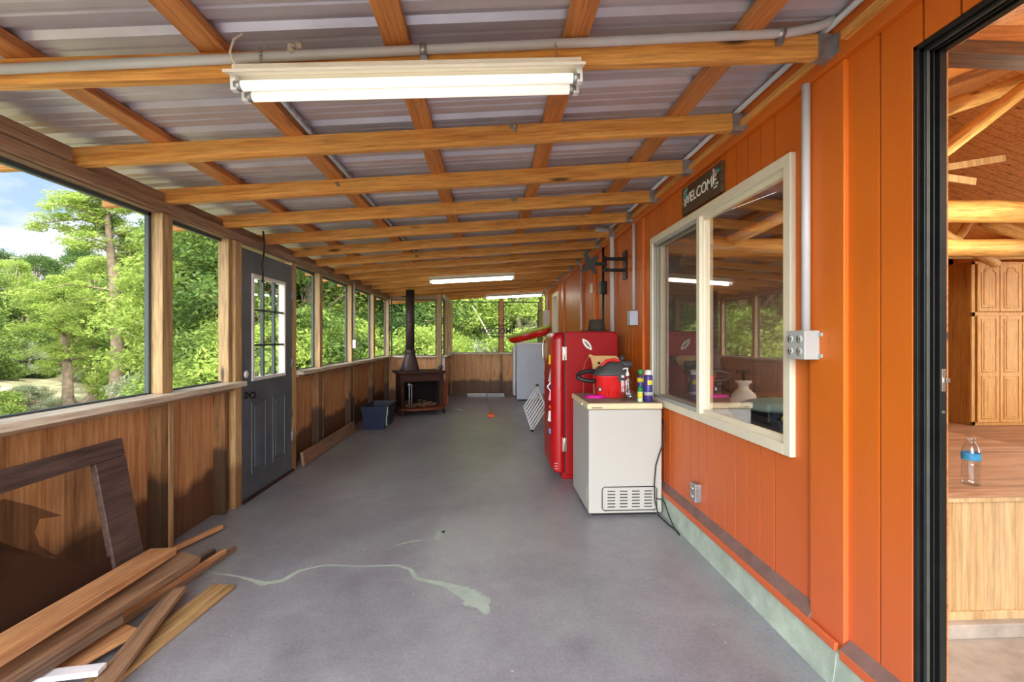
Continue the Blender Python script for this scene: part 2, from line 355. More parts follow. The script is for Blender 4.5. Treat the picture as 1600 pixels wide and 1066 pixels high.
def beam(name, p1, p2, wd, th, m, parent=None, bev=.002, roll=0, **k):
    """board from p1 to p2 (centre line), wd across horizontally, th vertically, local X along"""
    p1, p2 = Vector(p1), Vector(p2); d = p2 - p1; L = d.length; x = d.normalized()
    y = Vector((0, 0, 1)).cross(x)
    y = y.normalized() if y.length > 1e-4 else Vector((0, 1, 0))
    z = x.cross(y); m4 = Matrix((x, y, z)).transposed().to_4x4(); m4.translation = (p1 + p2) / 2
    m4 = m4 @ Matrix.Rotation(roll, 4, 'X')
    return obj(name, MB().box(-L / 2, L / 2, -wd / 2, wd / 2, -th / 2, th / 2), m, parent, mat4=m4, bev=bev, **k)
def text(name, s, size, mat4, m, parent, depth=.002, sx=1, bold=.012):
    cu = bpy.data.curves.new(name, 'FONT'); cu.body = s; cu.size = size; cu.extrude = depth; cu.align_x = 'CENTER'; cu.align_y = 'CENTER'; cu.offset = size * bold
    t = bpy.data.objects.new(name, cu); C.objects.link(t); bpy.context.view_layer.update()
    me = bpy.data.meshes.new_from_object(t.evaluated_get(bpy.context.evaluated_depsgraph_get())); bpy.data.objects.remove(t)
    me.transform(Matrix.Diagonal((sx, 1, 1, 1))); me.materials.clear(); me.materials.append(M[m])
    o = bpy.data.objects.new(name, me); o.matrix_basis = mat4; link(o, parent); return o
def copy_tree(o, parent=None):
    c = o.copy(); C.objects.link(c)
    if parent is not None: c.parent = parent; c.matrix_parent_inverse = o.matrix_parent_inverse.copy()
    for ch in [x for x in C.objects if x.parent == o]: copy_tree(ch, c)
    return c
def face_mx(p, ny=(0, -1, 0)):
    """text plane at p facing ny (horizontal)"""
    n = Vector(ny).normalized(); z = Vector((0, 0, 1)); x = z.cross(n); m = Matrix((x, z, n)).transposed().to_4x4(); m.translation = p; return m
ORD = ['nearest', 'second', 'third', 'fourth', 'fifth', 'sixth', 'seventh', 'eighth', 'ninth', 'tenth', 'eleventh', 'twelfth', 'thirteenth', 'fourteenth', 'fifteenth', 'sixteenth', 'seventeenth', 'eighteenth']
cs, sn = math.cos(YAW), math.sin(YAW)
def at(u, D, z=None):
    X = (u - 800) / 711 * D; return (X * cs + D * sn, D * cs - X * sn)

def frame_x(mb, x0, x1, y0, y1, z0, z1, t):
    return mb.box(x0, x1, y0, y0 + t, z0, z1).box(x0, x1, y1 - t, y1, z0, z1).box(x0, x1, y0 + t, y1 - t, z0, z0 + t).box(x0, x1, y0 + t, y1 - t, z1 - t, z1)
# ---------------------------------------------------------------- porch floor, roof, walls
X0, X1, YE = -2.07, 1.33, 10.85
wbox('floor', -2.2, 1.45, -4.0, 11.0, -.2, 0, 'floor', kind='structure')
def rb(x): return 2.15 + .074 * (x + 1.95)          # underside of a rafter
def jag(path, wl, seed):
    rnd = random.Random(seed); L, Rr = [], []
    pts = []
    for (a, b) in zip(path[:-1], path[1:]):
        for k in range(8): pts.append(((a[0] + (b[0] - a[0]) * k / 8), (a[1] + (b[1] - a[1]) * k / 8), a[2] + (b[2] - a[2]) * k / 8))
    pts.append(path[-1]); vs = []
    for i, p in enumerate(pts):
        q = pts[min(i + 1, len(pts) - 1)]; o = pts[max(i - 1, 0)]; d = Vector((q[0] - o[0], q[1] - o[1], 0)).normalized(); n = Vector((-d.y, d.x, 0))
        vs.append((Vector((p[0], p[1], 0)) + n * p[2] * (.5 + rnd.random() * .5), Vector((p[0], p[1], 0)) - n * p[2] * (.5 + rnd.random() * .5)))
    mb = MB(); n = len(vs)
    mb.add([(v[0].x, v[0].y, .0012) for v in vs] + [(v[1].x, v[1].y, .0012) for v in vs], [(i, i + 1, n + i + 1, n + i) for i in range(n - 1)]); return mb
flo = bpy.data.objects['floor']
obj('paint_streak', jag([(-1.62, 2.66, .008), (-1.354, 2.575, .012), (-1.22, 2.51, .025), (-1.13, 2.53, .02), (-1.08, 2.64, .015), (-.95, 2.70, .012), (-.75, 2.67, .008), (-.541, 2.675, .013), (-.45, 2.62, .016), (-.407, 2.52, .02), (-.225, 2.445, .03), (-.12, 2.36, .07), (-.05, 2.27, .07), (-.015, 2.18, .01)], 0, 3), 'streak', flo)
obj('paint_streak', jag([(-.62, 2.92, .006), (-.5, 2.99, .02), (-.44, 3.0, .01)], 0, 4), 'streak', flo)
obj('paint_streak', jag([(-.36, 3.0, .02), (-.33, 3.14, .04), (-.29, 3.1, .01)], 0, 5), 'streak', flo)

# corrugated metal sheets (ribs run across the porch)
def roof_mesh(x0, x1, y0, y1):
    prof = []; y = y0; P = .2286
    while y < y1:
        for dy, dz in ((0, 0), (.02, .019), (.045, .019), (.065, 0), (.105, 0), (.112, .004), (.122, .004), (.129, 0), (.160, 0), (.167, .004), (.177, .004), (.184, 0)): prof.append((y + dy, dz))
        y += P
    mb = MB(); n = len(prof)
    for (t, fl) in ((0, 1), (.0008, -1)):
        z = lambda x: rb(x) + .089 + .040 + t
        mb.add([(x0, p[0], z(x0) + p[1]) for p in prof] + [(x1, p[0], z(x1) + p[1]) for p in prof], [(i, i + 1, n + i + 1, n + i)[::fl] for i in range(n - 1)])
    return mb
obj('ceiling', roof_mesh(-2.5, 1.36, .15, 11.15), 'roof', kind='structure')
# rafters
RY = [.47 + .608 * k for k in range(18)]
hang_lab = 'galvanised joist hanger holding the wall end of the %s rafter'
vis = 0
for k, y in enumerate(RY):
    if y > 10.95: break
    if y < 1.0: nm = 'out of the picture over the open end'
    o = 'nearest' if k == 0 else ORD[min(k, 17)]
    xa, xb = -2.36, 1.295
    lab = {0: 'orange pine rafter above and behind the camera', 1: 'out of view'}.get(k)
    place = ['front edge of the roof', 'open front end of the roof', 'nearest fully seen crossing, with the conduit along it', 'second crossing from the front, sawn knot beside the conduit', ]
    lab = ('orange pine rafter at the roof front edge over the camera' if k == 0 else 'orange pine rafter over the camera, in front of the conduit rafter' if k == 1 else
           'orange pine rafter with the long grey conduit along its near face' if k == 2 else
           'orange pine rafter under the metal roof, %s one behind the conduit rafter' % ORD[k - 2].replace('nearest', 'first').replace('second', 'next' if k == 99 else 'second'))
    if k == 3: lab = 'orange pine rafter directly behind the one with the conduit'
    ro = beam('rafter', (xa, y - (.07 if k == 2 else 0), rb(xa) + .0445), (xb, y, rb(xb) + .0445), .038, .089, 'rafter')
    setp(ro, lab, 'rafter', 'rafters under the metal roof')
    hz = rb(1.29)
    hg = MB(); hg.box(1.24, 1.298, y - .022, y - .0205, hz - .004, hz + .085); hg.box(1.24, 1.298, y + .0205, y + .022, hz - .004, hz + .085)
    hg.box(1.24, 1.298, y - .022, y + .022, hz - .0065, hz - .0045); hg.box(1.2975, 1.299, y - .05, y - .02, hz, hz + .08); hg.box(1.2975, 1.299, y + .02, y + .05, hz, hz + .08)
    obj('joist_hanger', hg, 'galv', ro)
# purlins on top of the rafters
for i, (x, t) in enumerate(zip((-1.59, -.96, -.33, .31, .96), ('leftmost', 'second from the left', 'middle', 'second from the right', 'rightmost'))):
    z = rb(x) + .089 + .019
    m4 = Matrix.Rotation(0, 4, 'X')
    o = beam('purlin', (x, .2, z), (x, 11.1, z), .089, .036, 'purlin', roll=-math.atan(.074))
    setp(o, 'flat brown purlin running away under the roof, %s of five' % t, 'purlin', 'purlins under the roof')
# ledger, light strip along the house wall
wbox('trim_1', 1.299, 1.33, -.8, 11.0, 2.36, 2.56, 'orange', kind='structure', bev=.003)
beam('trim_2', (1.305, 1.70, 2.425), (1.305, 10.9, 2.425), .05, .03, 'rafter', kind='structure', bev=.004)
beam('trim_3', (1.30, 1.40, 2.425), (1.30, 1.60, 2.425), .05, .034, 'rafter', kind='structure', bev=.004)
# header on the screened side
beam('trim_4', (-2.015, -.2, 2.119), (-2.015, 9.05, 2.119), .09, .062, 'header', kind='structure', bev=.004)
beam('trim_5', (-2.00, -.2, 2.182 ), (-2.00, 2.22, 2.182), .11, .06, 'header', kind='structure', bev=.004)
beam('trim_6', (-2.03, -.2, 2.084), (-2.03, 9.05, 2.084), .085, .012, 'header', kind='structure', bev=.002)
for k in range(len(RY) - 1):
    if RY[k] > 8.6: break
    a, b = RY[k] + .021, RY[k + 1] - .021
    if a < 2.2: a2 = max(a, 2.23) if b > 2.3 else None
    else: a2 = a
    if a2 is None: continue
    bl = beam('roof_blocking', (-2.01, a2, 2.181), (-2.01, b, 2.181), .038, .058, 'header')
    setp(bl, 'short weathered blocking board on the header between two rafter ends', 'blocking board', 'blocking between rafters')

# lower wall on the screened side: panels between studs
PY = [.44, 1.66, 2.885, 3.655, 4.70, 5.42, 6.63, 7.86, 9.0]
wn = [1]
def screen_window(axis, c, a0, a1, z0, z1, front, zt=None):
    """structure: dark spline strips and the mesh; axis 'y': runs along y at x=c"""
    n = 'window_%d' % wn[0]; wn[0] += 1
    e = empty(n, (c, (a0 + a1) / 2, z0) if axis == 'y' else ((a0 + a1) / 2, c, z0), kind='structure')
    s = .022
    def bx(mb, p0, p1, q0, q1, d=.012):
        if axis == 'y': mb.box(c - d, c + d, p0, p1, q0, q1)
        else: mb.box(p0, p1, c - d, c + d, q0, q1)
    f = MB(); bx(f, a0, a0 + s, z0, z1); bx(f, a1 - s, a1, z0, z1); bx(f, a0, a1, z1 - s, z1); bx(f, a0, a1, z0, z0 + .01)
    obj('screen_frame', f, 'dark_frame', e)
    g = MB()
    if axis == 'y': g.add([(c, a0, z0), (c, a1, z0), (c, a1, z1), (c, a0, z1)], [(0, 1, 2, 3)])
    else: g.add([(a0, c, z0), (a1, c, z0), (a1, c, z1), (a0, c, z1)], [(0, 1, 2, 3)])
    obj('insect_screen', g, 'screen', e)
    return e
segs = [(-.2, .40), (.485, 1.615), (1.705, 2.84), (2.93, 3.60), (4.75, 5.375), (5.465, 6.585), (6.675, 7.815), (7.905, 8.955)]
for a, b in segs: screen_window('y', -2.05, a, b, .985, 2.078, True)
def panel(name, x0, x1, y0, y1): wbox(name, x0, x1, y0, y1, .0, .95, 'panel', kind='structure')
panel('wall_left', -2.10, -2.07, -.2, 3.60); panel('wall_left_far', -2.10, -2.07, 4.75, 9.05)
lab_p = {2: 'thick tan porch post between the two big screens left of the door', 1: 'tan porch post nearest the camera on the screened side', 0: 'tan porch post behind the camera',
         5: 'tan post just past the door, between the first two screens', 6: 'tan post two screens past the grey door', 7: 'tan post with the last screen before the corner behind it', 8: 'tan corner post behind the stove at the left wall end'}
for i, y in enumerate(PY):
    if i in (3, 4): continue
    e = wbox('porch_post', -2.062, -1.972, y - .045, y + .045, .985, 2.078, 'post', bev=.004)
    setp(e, lab_p[i], 'post')
    s = wbox('wall_stud', -2.07, -1.99, y - .035, y + .065, .0, .93, 'stud', bev=.003)
    setp(s, 'dark stained stud below the sill, under the ' + ['post behind the camera', 'nearest post', 'thick post left of the door', '', '', 'first post past the door', 'second post past the door', 'third post past the door', 'corner post'][i], 'stud')
for yy, t in ((2.915, 'beside the thick post'), (3.50, 'left of the door jamb'), (5.53, 'past the door'), (6.75, 'by the blue bin')):
    o = wbox('wall_stud', -2.07, -1.985, yy, yy + .04, 0, .93, 'post' if yy < 3 else 'stud', bev=.003); setp(o, 'narrow upright stud on the lower wall ' + t, 'stud')
# door jambs
wbox('trim_7', -2.08, -1.965, 3.61, 3.705, 0, 2.078, 'casing', kind='structure', bev=.004)
wbox('trim_8', -2.08, -1.975, 4.64, 4.74, 0, 2.078, 'casing', kind='structure', bev=.004)
wbox('trim_13', -2.062, -1.985, 3.555, 3.607, .985, 2.078, 'post', kind='structure', bev=.003)
# sills
def sill(n, p1, p2, wd): beam(n, (p1[0], p1[1], .967), (p2[0], p2[1], .967), wd, .036, 'sill', kind='structure', bev=.005)
sill('trim_9', (-2.0, -.2), (-2.0, 3.66), .20); sill('trim_10', (-2.0, 4.74), (-2.0, 8.95), .20)
beam('trim_11', (-1.985, -.2, .935), (-1.985, 3.60, .935), .05, .028, 'header', kind='structure'); beam('trim_12', (-1.985, 4.76, .935), (-1.985, 8.95, .935), .05, .028, 'header', kind='structure')
# stove alcove wall, jog, end wall
wbox('wall_alcove', -2.07, -.95, 9.05, 9.08, 0, .95, 'panel', kind='structure')
sill('trim_14', (-1.93, 9.01), (-1.0, 9.01), .13)
screen_window('x', 9.06, -1.95, -1.06, .985, 2.09, True)
wbox('trim_15', -2.06, -.95, 9.0, 9.09, 2.09, 2.16, 'header', kind='structure')
o = wbox('porch_post', -1.05, -.955, 8.93, 9.03, 0, 2.19, 'post', bev=.004); setp(o, 'tall green-tan post beside the wood stove, floor to rafters', 'post')
wbox('wall_jog', -.98, -.95, 9.08, YE, 0, .95, 'panel', kind='structure')
sill('trim_16', (-.93, 9.06), (-.93, YE), .15)
beam('trim_24', (-.93, 9.06, 2.15), (-.93, YE, 2.15), .09, .07, 'sill', kind='structure')
for i, y in enumerate((9.65, 10.25)):
    o = wbox('porch_post', -.99, -.90, y - .045, y + .045, .985, 2.115, 'casing', bev=.003); setp(o, ['pale post in the short side wall, nearer the stove', 'pale post in the short side wall, nearer the end wall'][i], 'post')
for a, b in ((9.09, 9.6), (9.7, 10.2), (10.3, 10.8)): screen_window('y', -.97, a, b, .985, 2.115, True)
o = wbox('white_board', -.945, -.90, 9.05, 9.075, .45, .945, 'white_trim'); setp(o, 'short white upright board under the sill right of the stove', 'board')
wbox('wall_end', -.98, 1.33, YE, YE + .03, 0, .95, 'panel', kind='structure')
sill('trim_17', (-.95, YE - .03), (1.3, YE - .03), .12)
for i, (xa, xb) in enumerate(((-.93, .215), (.305, 1.16))): screen_window('x', YE + .01, xa, xb, .985, 2.2, True)
o = wbox('porch_post', .215, .305, YE - .04, YE + .05, .985, 2.27, 'purlin', bev=.003); setp(o, 'brown post in the middle of the far end screens', 'post')
o = wbox('wall_stud', .225, .295, YE - .04, YE, 0, .93, 'stud', bev=.003); setp(o, 'weathered stud in the middle of the far end wall', 'stud')
o = wbox('porch_post', -.975, -.90, YE - .04, YE + .05, 0, 2.2, 'casing'); setp(o, 'pale corner post at the left of the far end screens', 'post')
o = wbox('porch_post', 1.17, 1.25, YE - .04, YE + .05, 0, 2.3, 'post'); setp(o, 'tan post at the right of the far end screens', 'post')

# ---------------------------------------------------------------- orange house wall
WT = 3.3
def siding(y0, y1, z0, z1, grooves, x=X1):
    mb = MB(); ys = [y0]
    for g in grooves:
        if y0 + .02 < g < y1 - .02: ys += [g - .005, g + .005]
    ys.append(y1)
    for i in range(0, len(ys), 2): mb.box(x, x + .03, ys[i], ys[i + 1], z0, z1)
    mb2 = MB().box(x + .008, x + .05, y0, y1, z0, z1)
    return mb, mb2
GR = [1.493] + [1.845 + .112 * k for k in range(90)]
GR2 = [1.45 - .112 * k for k in range(40)]
wallb = empty('wall_right', (X1, 5, 0), kind='structure')
def seg(y0, y1, z0, z1, gr=GR):
    a, b = siding(y0, y1, z0, z1, gr)
    obj('siding', a, 'orange', wallb); obj('groove_backing', b, 'groove', wallb)
WY0, WY1, WZ0, WZ1 = 1.923, 3.668, .80, 2.135
seg(1.375, 1.64, .15, WT, [1.493]); seg(1.80, WY0 + .03, .17, WT); seg(WY0 + .03, WY1 - .03, .17, WZ0 + .03); seg(WY0 + .03, WY1 - .03, WZ1 - .03, WT)
seg(WY1 - .03, 5.62, .17, WT); seg(5.62, 6.5, .17, WT, [])
seg(6.5, 8.78, .17, WT); seg(8.78, 9.55, .17, 1.0); seg(8.78, 9.55, 2.24, WT); seg(9.55, 11, .17, WT)
seg(-.75, 1.375, 2.237, WT, GR2[::-1]); seg(-4, -.75, .15, WT, GR2[::-1])
obj('corner_board', MB().box(1.312, 1.36, 1.63, 1.81, .15, 2.36), 'orange', wallb, bev=.004)
obj('inner_wall', MB().box(1.38, 1.43, 1.38, WY0 + .03, 0, WT).box(1.38, 1.45, WY0 + .03, WY1 - .03, 0, WZ0 + .03).box(1.38, 1.45, WY0 + .03, WY1 - .03, WZ1 - .03, WT).box(1.38, 1.45, WY1 - .03, 8.78, 0, WT).box(1.38, 1.45, 8.78, 9.55, 0, 1.0).box(1.38, 1.45, 8.78, 9.55, 2.24, WT).box(1.38, 1.45, 9.55, 11, 0, WT).box(1.38, 1.45, -4, 1.375, 2.25, WT).box(1.38, 1.45, -4, -.75, 0, WT), 'interior_plank', wallb)
for (y0, y1, d) in ((3.86, 3.95, .02), (4.95, 5.05, .022), (5.62, 5.72, .03), (6.42, 6.52, .03), (8.05, 8.15, .03), (8.6, 8.7, .02)):
    obj('batten', MB().box(X1 - d, X1 + .01, y0, y1, .17, 2.36), 'orange', wallb, bev=.004)
# foundation and drip ledge
fd = MB(); fp = [(1.8, -.002), (1.8, 0)]
fd.prism([(1.29, 0), (1.31, .165), (1.42, .165), (1.42, 0)], 1.66, 10.8, 'y'); fd.prism([(1.292, 0), (1.312, .13), (1.42, .13), (1.42, 0)], 1.38, 1.66, 'y')
obj('baseboard_right', fd, 'green_found', kind='structure')
dl = MB()
def ledge(y0, y1, za, zb, x=1.30):
    n = 8; rings = []
    for (y, zt) in ((y0, za), (y1, zb)): rings.append([(x - .012, y, .155), (x - .012, y, .172), (1.331, y, zt), (1.335, y, .155)])
    return MB().loft(rings, sm=False)
lo_ = obj('trim_18', ledge(1.80, 10.7, .235, .19), 'dirt', kind='structure')
obj('trim_19', ledge(1.38, 1.62, .21, .205), 'dirt', kind='structure')
obj('trim_20', MB().box(1.284, 1.30, 1.64, 10.7, .150, .182), 'orange', kind='structure', bev=.003)
obj('trim_21', MB().box(1.286, 1.30, 1.38, 1.62, .135, .172), 'orange', kind='structure', bev=.003)

# ---------------------------------------------------------------- the porch window in the house wall
n = 'window_%d' % wn[0]; wn[0] += 1
win = empty(n, (X1, 2.8, WZ0), kind='structure')
f = MB(); xo, xi = 1.305, 1.42; fw = .05
frame_x(f, xo, xi, WY0, WY1, WZ0, WZ1, fw)
obj('window_frame', f, 'winframe', win, bev=.004)
ym = 2.82
def sash(nm, a, b, x, glassmat, scr=None, fr='winframe'):
    q = MB(); s = .032; z0, z1 = WZ0 + fw - .005, WZ1 - fw + .005
    frame_x(q, x - .012, x + .012, a, b, z0, z1, s)
    s_ = obj('sash', q, fr, win, bev=.003)
    obj('glass', MB().add([(x, a + s, z0 + s), (x, b - s, z0 + s), (x, b - s, z1 - s), (x, a + s, z1 - s)], [(0, 1, 2, 3)]), glassmat, s_)
sash('a', WY0 + fw, ym, 1.345, 'glass'); sash('b', ym, WY1 - fw, 1.375, 'glass')
q = MB(); q.box(1.318, 1.332, ym + .01, ym + .035, WZ0 + fw, WZ1 - fw); q.box(1.318, 1.332, WY1 - fw - .025, WY1 - fw, WZ0 + fw, WZ1 - fw); q.box(1.318, 1.332, ym + .01, WY1 - fw, WZ0 + fw, WZ0 + fw + .025); q.box(1.318, 1.332, ym + .01, WY1 - fw, WZ1 - fw - .025, WZ1 - fw)
sf = obj('screen_frame', q, 'boxgrey', win)
obj('insect_screen', MB().add([(1.325, ym + .03, WZ0 + fw), (1.325, WY1 - fw - .02, WZ0 + fw), (1.325, WY1 - fw - .02, WZ1 - fw), (1.325, ym + .03, WZ1 - fw)], [(0, 1, 2, 3)]), 'screen_dense', sf)
obj('mullion', MB().box(1.31, 1.40, ym - .025, ym + .02, WZ0, WZ1), 'winframe', win, bev=.004)
# small far window
n = 'window_%d' % wn[0]; wn[0] += 1
w2 = empty(n, (X1, 9.16, 1.0), kind='structure')
q = MB(); frame_x(q, 1.30, 1.40, 8.78, 9.55, 1.0, 2.24, .07).box(1.33, 1.37, 8.85, 9.48, 1.6, 1.64)
obj('window_frame', q, 'winframe', w2); obj('glass', MB().add([(1.36, 8.86, 1.06), (1.36, 9.47, 1.06), (1.36, 9.47, 2.17), (1.36, 8.86, 2.17)], [(0, 1, 2, 3)]), 'glass', w2)

# ---------------------------------------------------------------- black sliding-door frame
dr = empty('door_2', (1.37, .4, .05), kind='structure')
def rail(prof, m, nm):      # prof: (x0,x1,proud)
    mb = MB()
    for x0, x1, pr in prof:
        mb.box(x0, x1, 1.375 - pr, 1.378, .06, 2.237 - (.037 - pr) if False else 2.237); mb.box(x0, x1, -.75, 1.375, 2.237 - pr, 2.24)
        mb.box(x0, x1, -.752, -.75 + pr, .06, 2.237); mb.box(x0, x1, -.75, 1.375, .05, .05 + pr * .8)
    obj(nm, mb, m, dr, bev=.0015)
rail([(1.334, 1.345, .014), (1.349, 1.353, .022), (1.379, 1.384, .022), (1.398, 1.421, .024)], 'darkframe', 'frame_track')
rail([(1.345, 1.349, .006), (1.353, 1.379, .005), (1.384, 1.398, .005)], 'darkframe', 'track_channel')
rail([(1.361, 1.371, .019)], 'darkgrey', 'track_rib')
rail([(1.421, 1.432, .018)], 'purlin', 'inner_jamb')
obj('strike_plate', MB().box(1.402, 1.414, 1.348, 1.352, 1.155, 1.225), 'chrome', dr, bev=.001)
obj('latch_hook', MB().box(1.406, 1.418, 1.338, 1.349, 1.183, 1.197), 'chrome', dr, bev=.001)
obj('screw_cap', MB().lathe([(.006, 0), (.006, .002)], (0, 0, 0)), 'darkgrey', dr, mat4=Matrix.Translation((1.408, 1.351, 1.09)) @ Matrix.Rotation(R(90), 4, 'X'))

# ---------------------------------------------------------------- grey half-glass door
d = empty('door_1', (-1.985, 4.17, 0), kind='structure')
DY0, DY1, DZ = 3.712, 4.635, 2.045
dx0, dx1 = -2.02, -1.975
mb = MB(); ly0, ly1, lz0, lz1 = DY0 + .155, DY1 - .155, .965, 1.86
mb.box(dx0, dx1, DY0, ly0, .015, DZ).box(dx0, dx1, ly1, DY1, .015, DZ).box(dx0, dx1, ly0, ly1, .015, lz0).box(dx0, dx1, ly0, ly1, lz1, DZ)
obj('door_slab', mb, 'doorblue', d)
q = MB(); s = .028; frame_x(q, dx0, dx1 + .012, ly0, ly1, lz0, lz1, s)
obj('lite_frame', q, 'white', d, bev=.004)
q = MB()
for k in (1, 2): yy = ly0 + (ly1 - ly0) * k / 3; q.box(dx1 - .025, dx1 + .002, yy - .011, yy + .011, lz0 + s, lz1 - s); zz = lz0 + (lz1 - lz0) * k / 3; q.box(dx1 - .025, dx1 + .002, ly0 + s, ly1 - s, zz - .009, zz + .009)
obj('muntins', q, 'dark_frame', d)
obj('glass', MB().add([(-1.998, ly0, lz0), (-1.998, ly1, lz0), (-1.998, ly1, lz1), (-1.998, ly0, lz1)], [(0, 1, 2, 3)]), 'thinglass', d)
for a in (DY0 + .15, DY0 + .52):
    q = MB(); y0, y1, z0, z1 = a, a + .25, .19, .80
    for (u0, u1, v0, v1) in ((y0, y0 + .02, z0, z1), (y1 - .02, y1, z0, z1), (y0, y1, z0, z0 + .02), (y0, y1, z1 - .02, z1)): q.box(dx1 - .002, dx1 + .007, u0, u1, v0, v1)
    q.box(dx1 - .002, dx1 + .006, y0 + .05, y1 - .05, z0 + .05, z1 - .05)
    obj('raised_panel', q, 'doorblue', d, bev=.004)
k = obj('door_knob', MB().lathe([(.03, 0), (.03, .006), (.012, .012), (.012, .035), (.028, .045), (.031, .06), (.022, .074), (.002, .077)], n=16), 'black', d, mat4=Matrix.Translation((dx1, DY0 + .07, .86)) @ Matrix.Rotation(R(90), 4, 'Y'))
obj('deadbolt', MB().lathe([(.03, 0), (.03, .008), (.022, .014), (.002, .015)], n=16), 'white', d, mat4=Matrix.Translation((dx1, DY0 + .065, 1.03)) @ Matrix.Rotation(R(90), 4, 'Y'))
for z in (.35, 1.75, 1.08): obj('hinge', MB().box(dx1, dx1 + .008, DY1 - .012, DY1 + .025, z - .045, z + .045).tube([(dx1 + .008, DY1 + .003, z - .045), (dx1 + .008, DY1 + .003, z + .045)], .006, 8), 'galv', d)
obj('threshold', MB().box(-2.10, -1.95, DY0 - .01, DY1 + .01, 0, .02), 'iron', d, bev=.004)
# black strap dangling over the door top
pts = [(-1.945, 4.0, 2.24), (-1.935, 4.0, 2.15), (-1.94, 4.005, 2.06), (-1.95, 3.995, 1.95), (-1.945, 4.0, 1.86), (-1.952, 4.002, 1.80)]
mb = MB(); mb.loft([[(p[0], p[1] - .017, p[2]), (p[0] + .006, p[1], p[2]), (p[0], p[1] + .017, p[2]), (p[0] - .004, p[1], p[2])] for p in pts])
setp(obj('hanging_strap', mb, 'black'), 'black strap hanging from the header in front of the grey door', 'strap')

# ---------------------------------------------------------------- ceiling lights and conduits
def fixture(cx, cy, zc, L, slope, lab, tubes=(.035,), glow=0):
    e = empty('fluorescent_light', (cx, cy, zc)); setp(e, lab, 'ceiling light')
    ry = Matrix.Translation((cx, cy, zc)) @ Matrix.Rotation(-slope, 4, 'Y')
    h = L / 2
    body = MB().prism([(-.030, .0), (-.026, .045), (.026, .045), (.030, .0)], -h, h, 'x')
    obj('housing', body, 'enamel', e, mat4=ry)
    rf = MB()
    prof = [(-.085, -.006), (-.085, -.016), (-.078, -.014), (-.03, .002), (.03, .002), (.078, -.014), (.085, -.016), (.085, -.006), (.03, .012), (-.03, .012)]
    rf.prism(prof, -h, h, 'x'); obj('reflector', rf, 'enamel', e, mat4=ry)
    for ty in (-.035, .035):
        for sx in (-1, 1):
            s_ = MB().box(sx * (h - .012) - .01, sx * (h - .012) + .01, ty - .013, ty + .013, -.052, .0); obj('lamp_holder', s_, 'white', e, mat4=ry, bev=.003)
    for ty in tubes:
        obj('tube', MB().tube([(-h + .025, ty, -.034), (h - .025, ty, -.034)], .0165, 14), 'tubeglow' if glow else 'tubeglass', e, mat4=ry)
        for sx in (-1, 1): obj('tube_cap', MB().tube([(sx * (h - .036), ty, -.034), (sx * (h - .014), ty, -.034)], .0172, 14), 'galv', e, mat4=ry)
    for sx in (-.86, .86):
        x = sx * h; ch = MB()
        for i in range(5): ch.loft([[(x + .005 * math.cos(a) * (1 if i % 2 else .3) + .0012 * math.cos(b), .0 + .005 * math.cos(a) * (.3 if i % 2 else 1) + .0012 * math.sin(b), .055 + i * .013 + .009 * math.sin(a)) for b in (0, 2.1, 4.2)] for a in (k * 1.256 for k in range(6))], cap=False)
        obj('chain', ch, 'galv', e, mat4=ry)
    return e
fixture(-.272, 1.59, 2.222, 1.18, .05, 'long cream fluorescent fixture hanging in front of the conduit, nearest light', (-.035, .035))
fixture(-.26, RY[10], 2.19, 1.22, .06, 'white fluorescent fixture halfway down the porch ceiling', glow=1)
fixture(.50, RY[15], 2.235, 1.22, .06, 'thin white fluorescent fixture before the far end screens, farthest light', glow=1)
def pipe(lab, pts, r, m='pvc', name='conduit', cat='conduit', clips=(), parent=None):
    o = obj(name, MB().tube(pts, r, 12), m, parent)
    if lab: setp(o, lab, cat)
    for c in clips: obj('pipe_clip', MB().tube([(c[0] - .012, c[1], c[2]), (c[0] + .012, c[1], c[2])], r + .004, 12).box(c[0] - .012, c[0] + .012, c[1] - .004, c[1] + .016, c[2] - r - .022, c[2] - r + .004), 'galv', o)
    return o
cy = RY[2] - .019 - .018
pz = lambda x: 2.205 + .089 * (x + 1.75)
cyf_ = lambda x: cy - .062 + .062 * (x + 2) / 3.2
pipe('long grey conduit along the near side of the nearest full rafter', [(-1.93, cyf_(-1.93), pz(-1.93)), (-.3, cyf_(-.3), pz(-.3)), (1.1, cyf_(1.1), pz(1.1)), (1.2, cyf_(1.2) - .005, pz(1.2) + .01), (1.25, cyf_(1.2) - .01, pz(1.25) + .02), (1.275, cyf_(1.2) - .01, 2.515)], .0165, clips=[(-1.69, cyf_(-1.69), pz(-1.69)), (-.235, cyf_(-.235), pz(-.235)), (1.08, cyf_(1.08), pz(1.08))])
pipe('grey conduit on the left edge of the second purlin', [(-.885, 1.75, rb(-.885) + .108), (-.885, 10.8, rb(-.885) + .108)], .013, 'galv')
pipe('white pipe running above the rafters along the orange wall', [(1.282, 1.5, 2.497), (1.282, 10.7, 2.497)], .012)
pipe('white cord looping from the roof to the near light fixture', [(-.80, 1.68, 2.36), (-.815, 1.63, 2.375), (-.845, 1.60, 2.365), (-.865, 1.58, 2.33), (-.872, 1.57, 2.28), (-.855, 1.575, 2.235), (-.82, 1.58, 2.222)], .004, 'enamel', 'power_cord', 'cord')
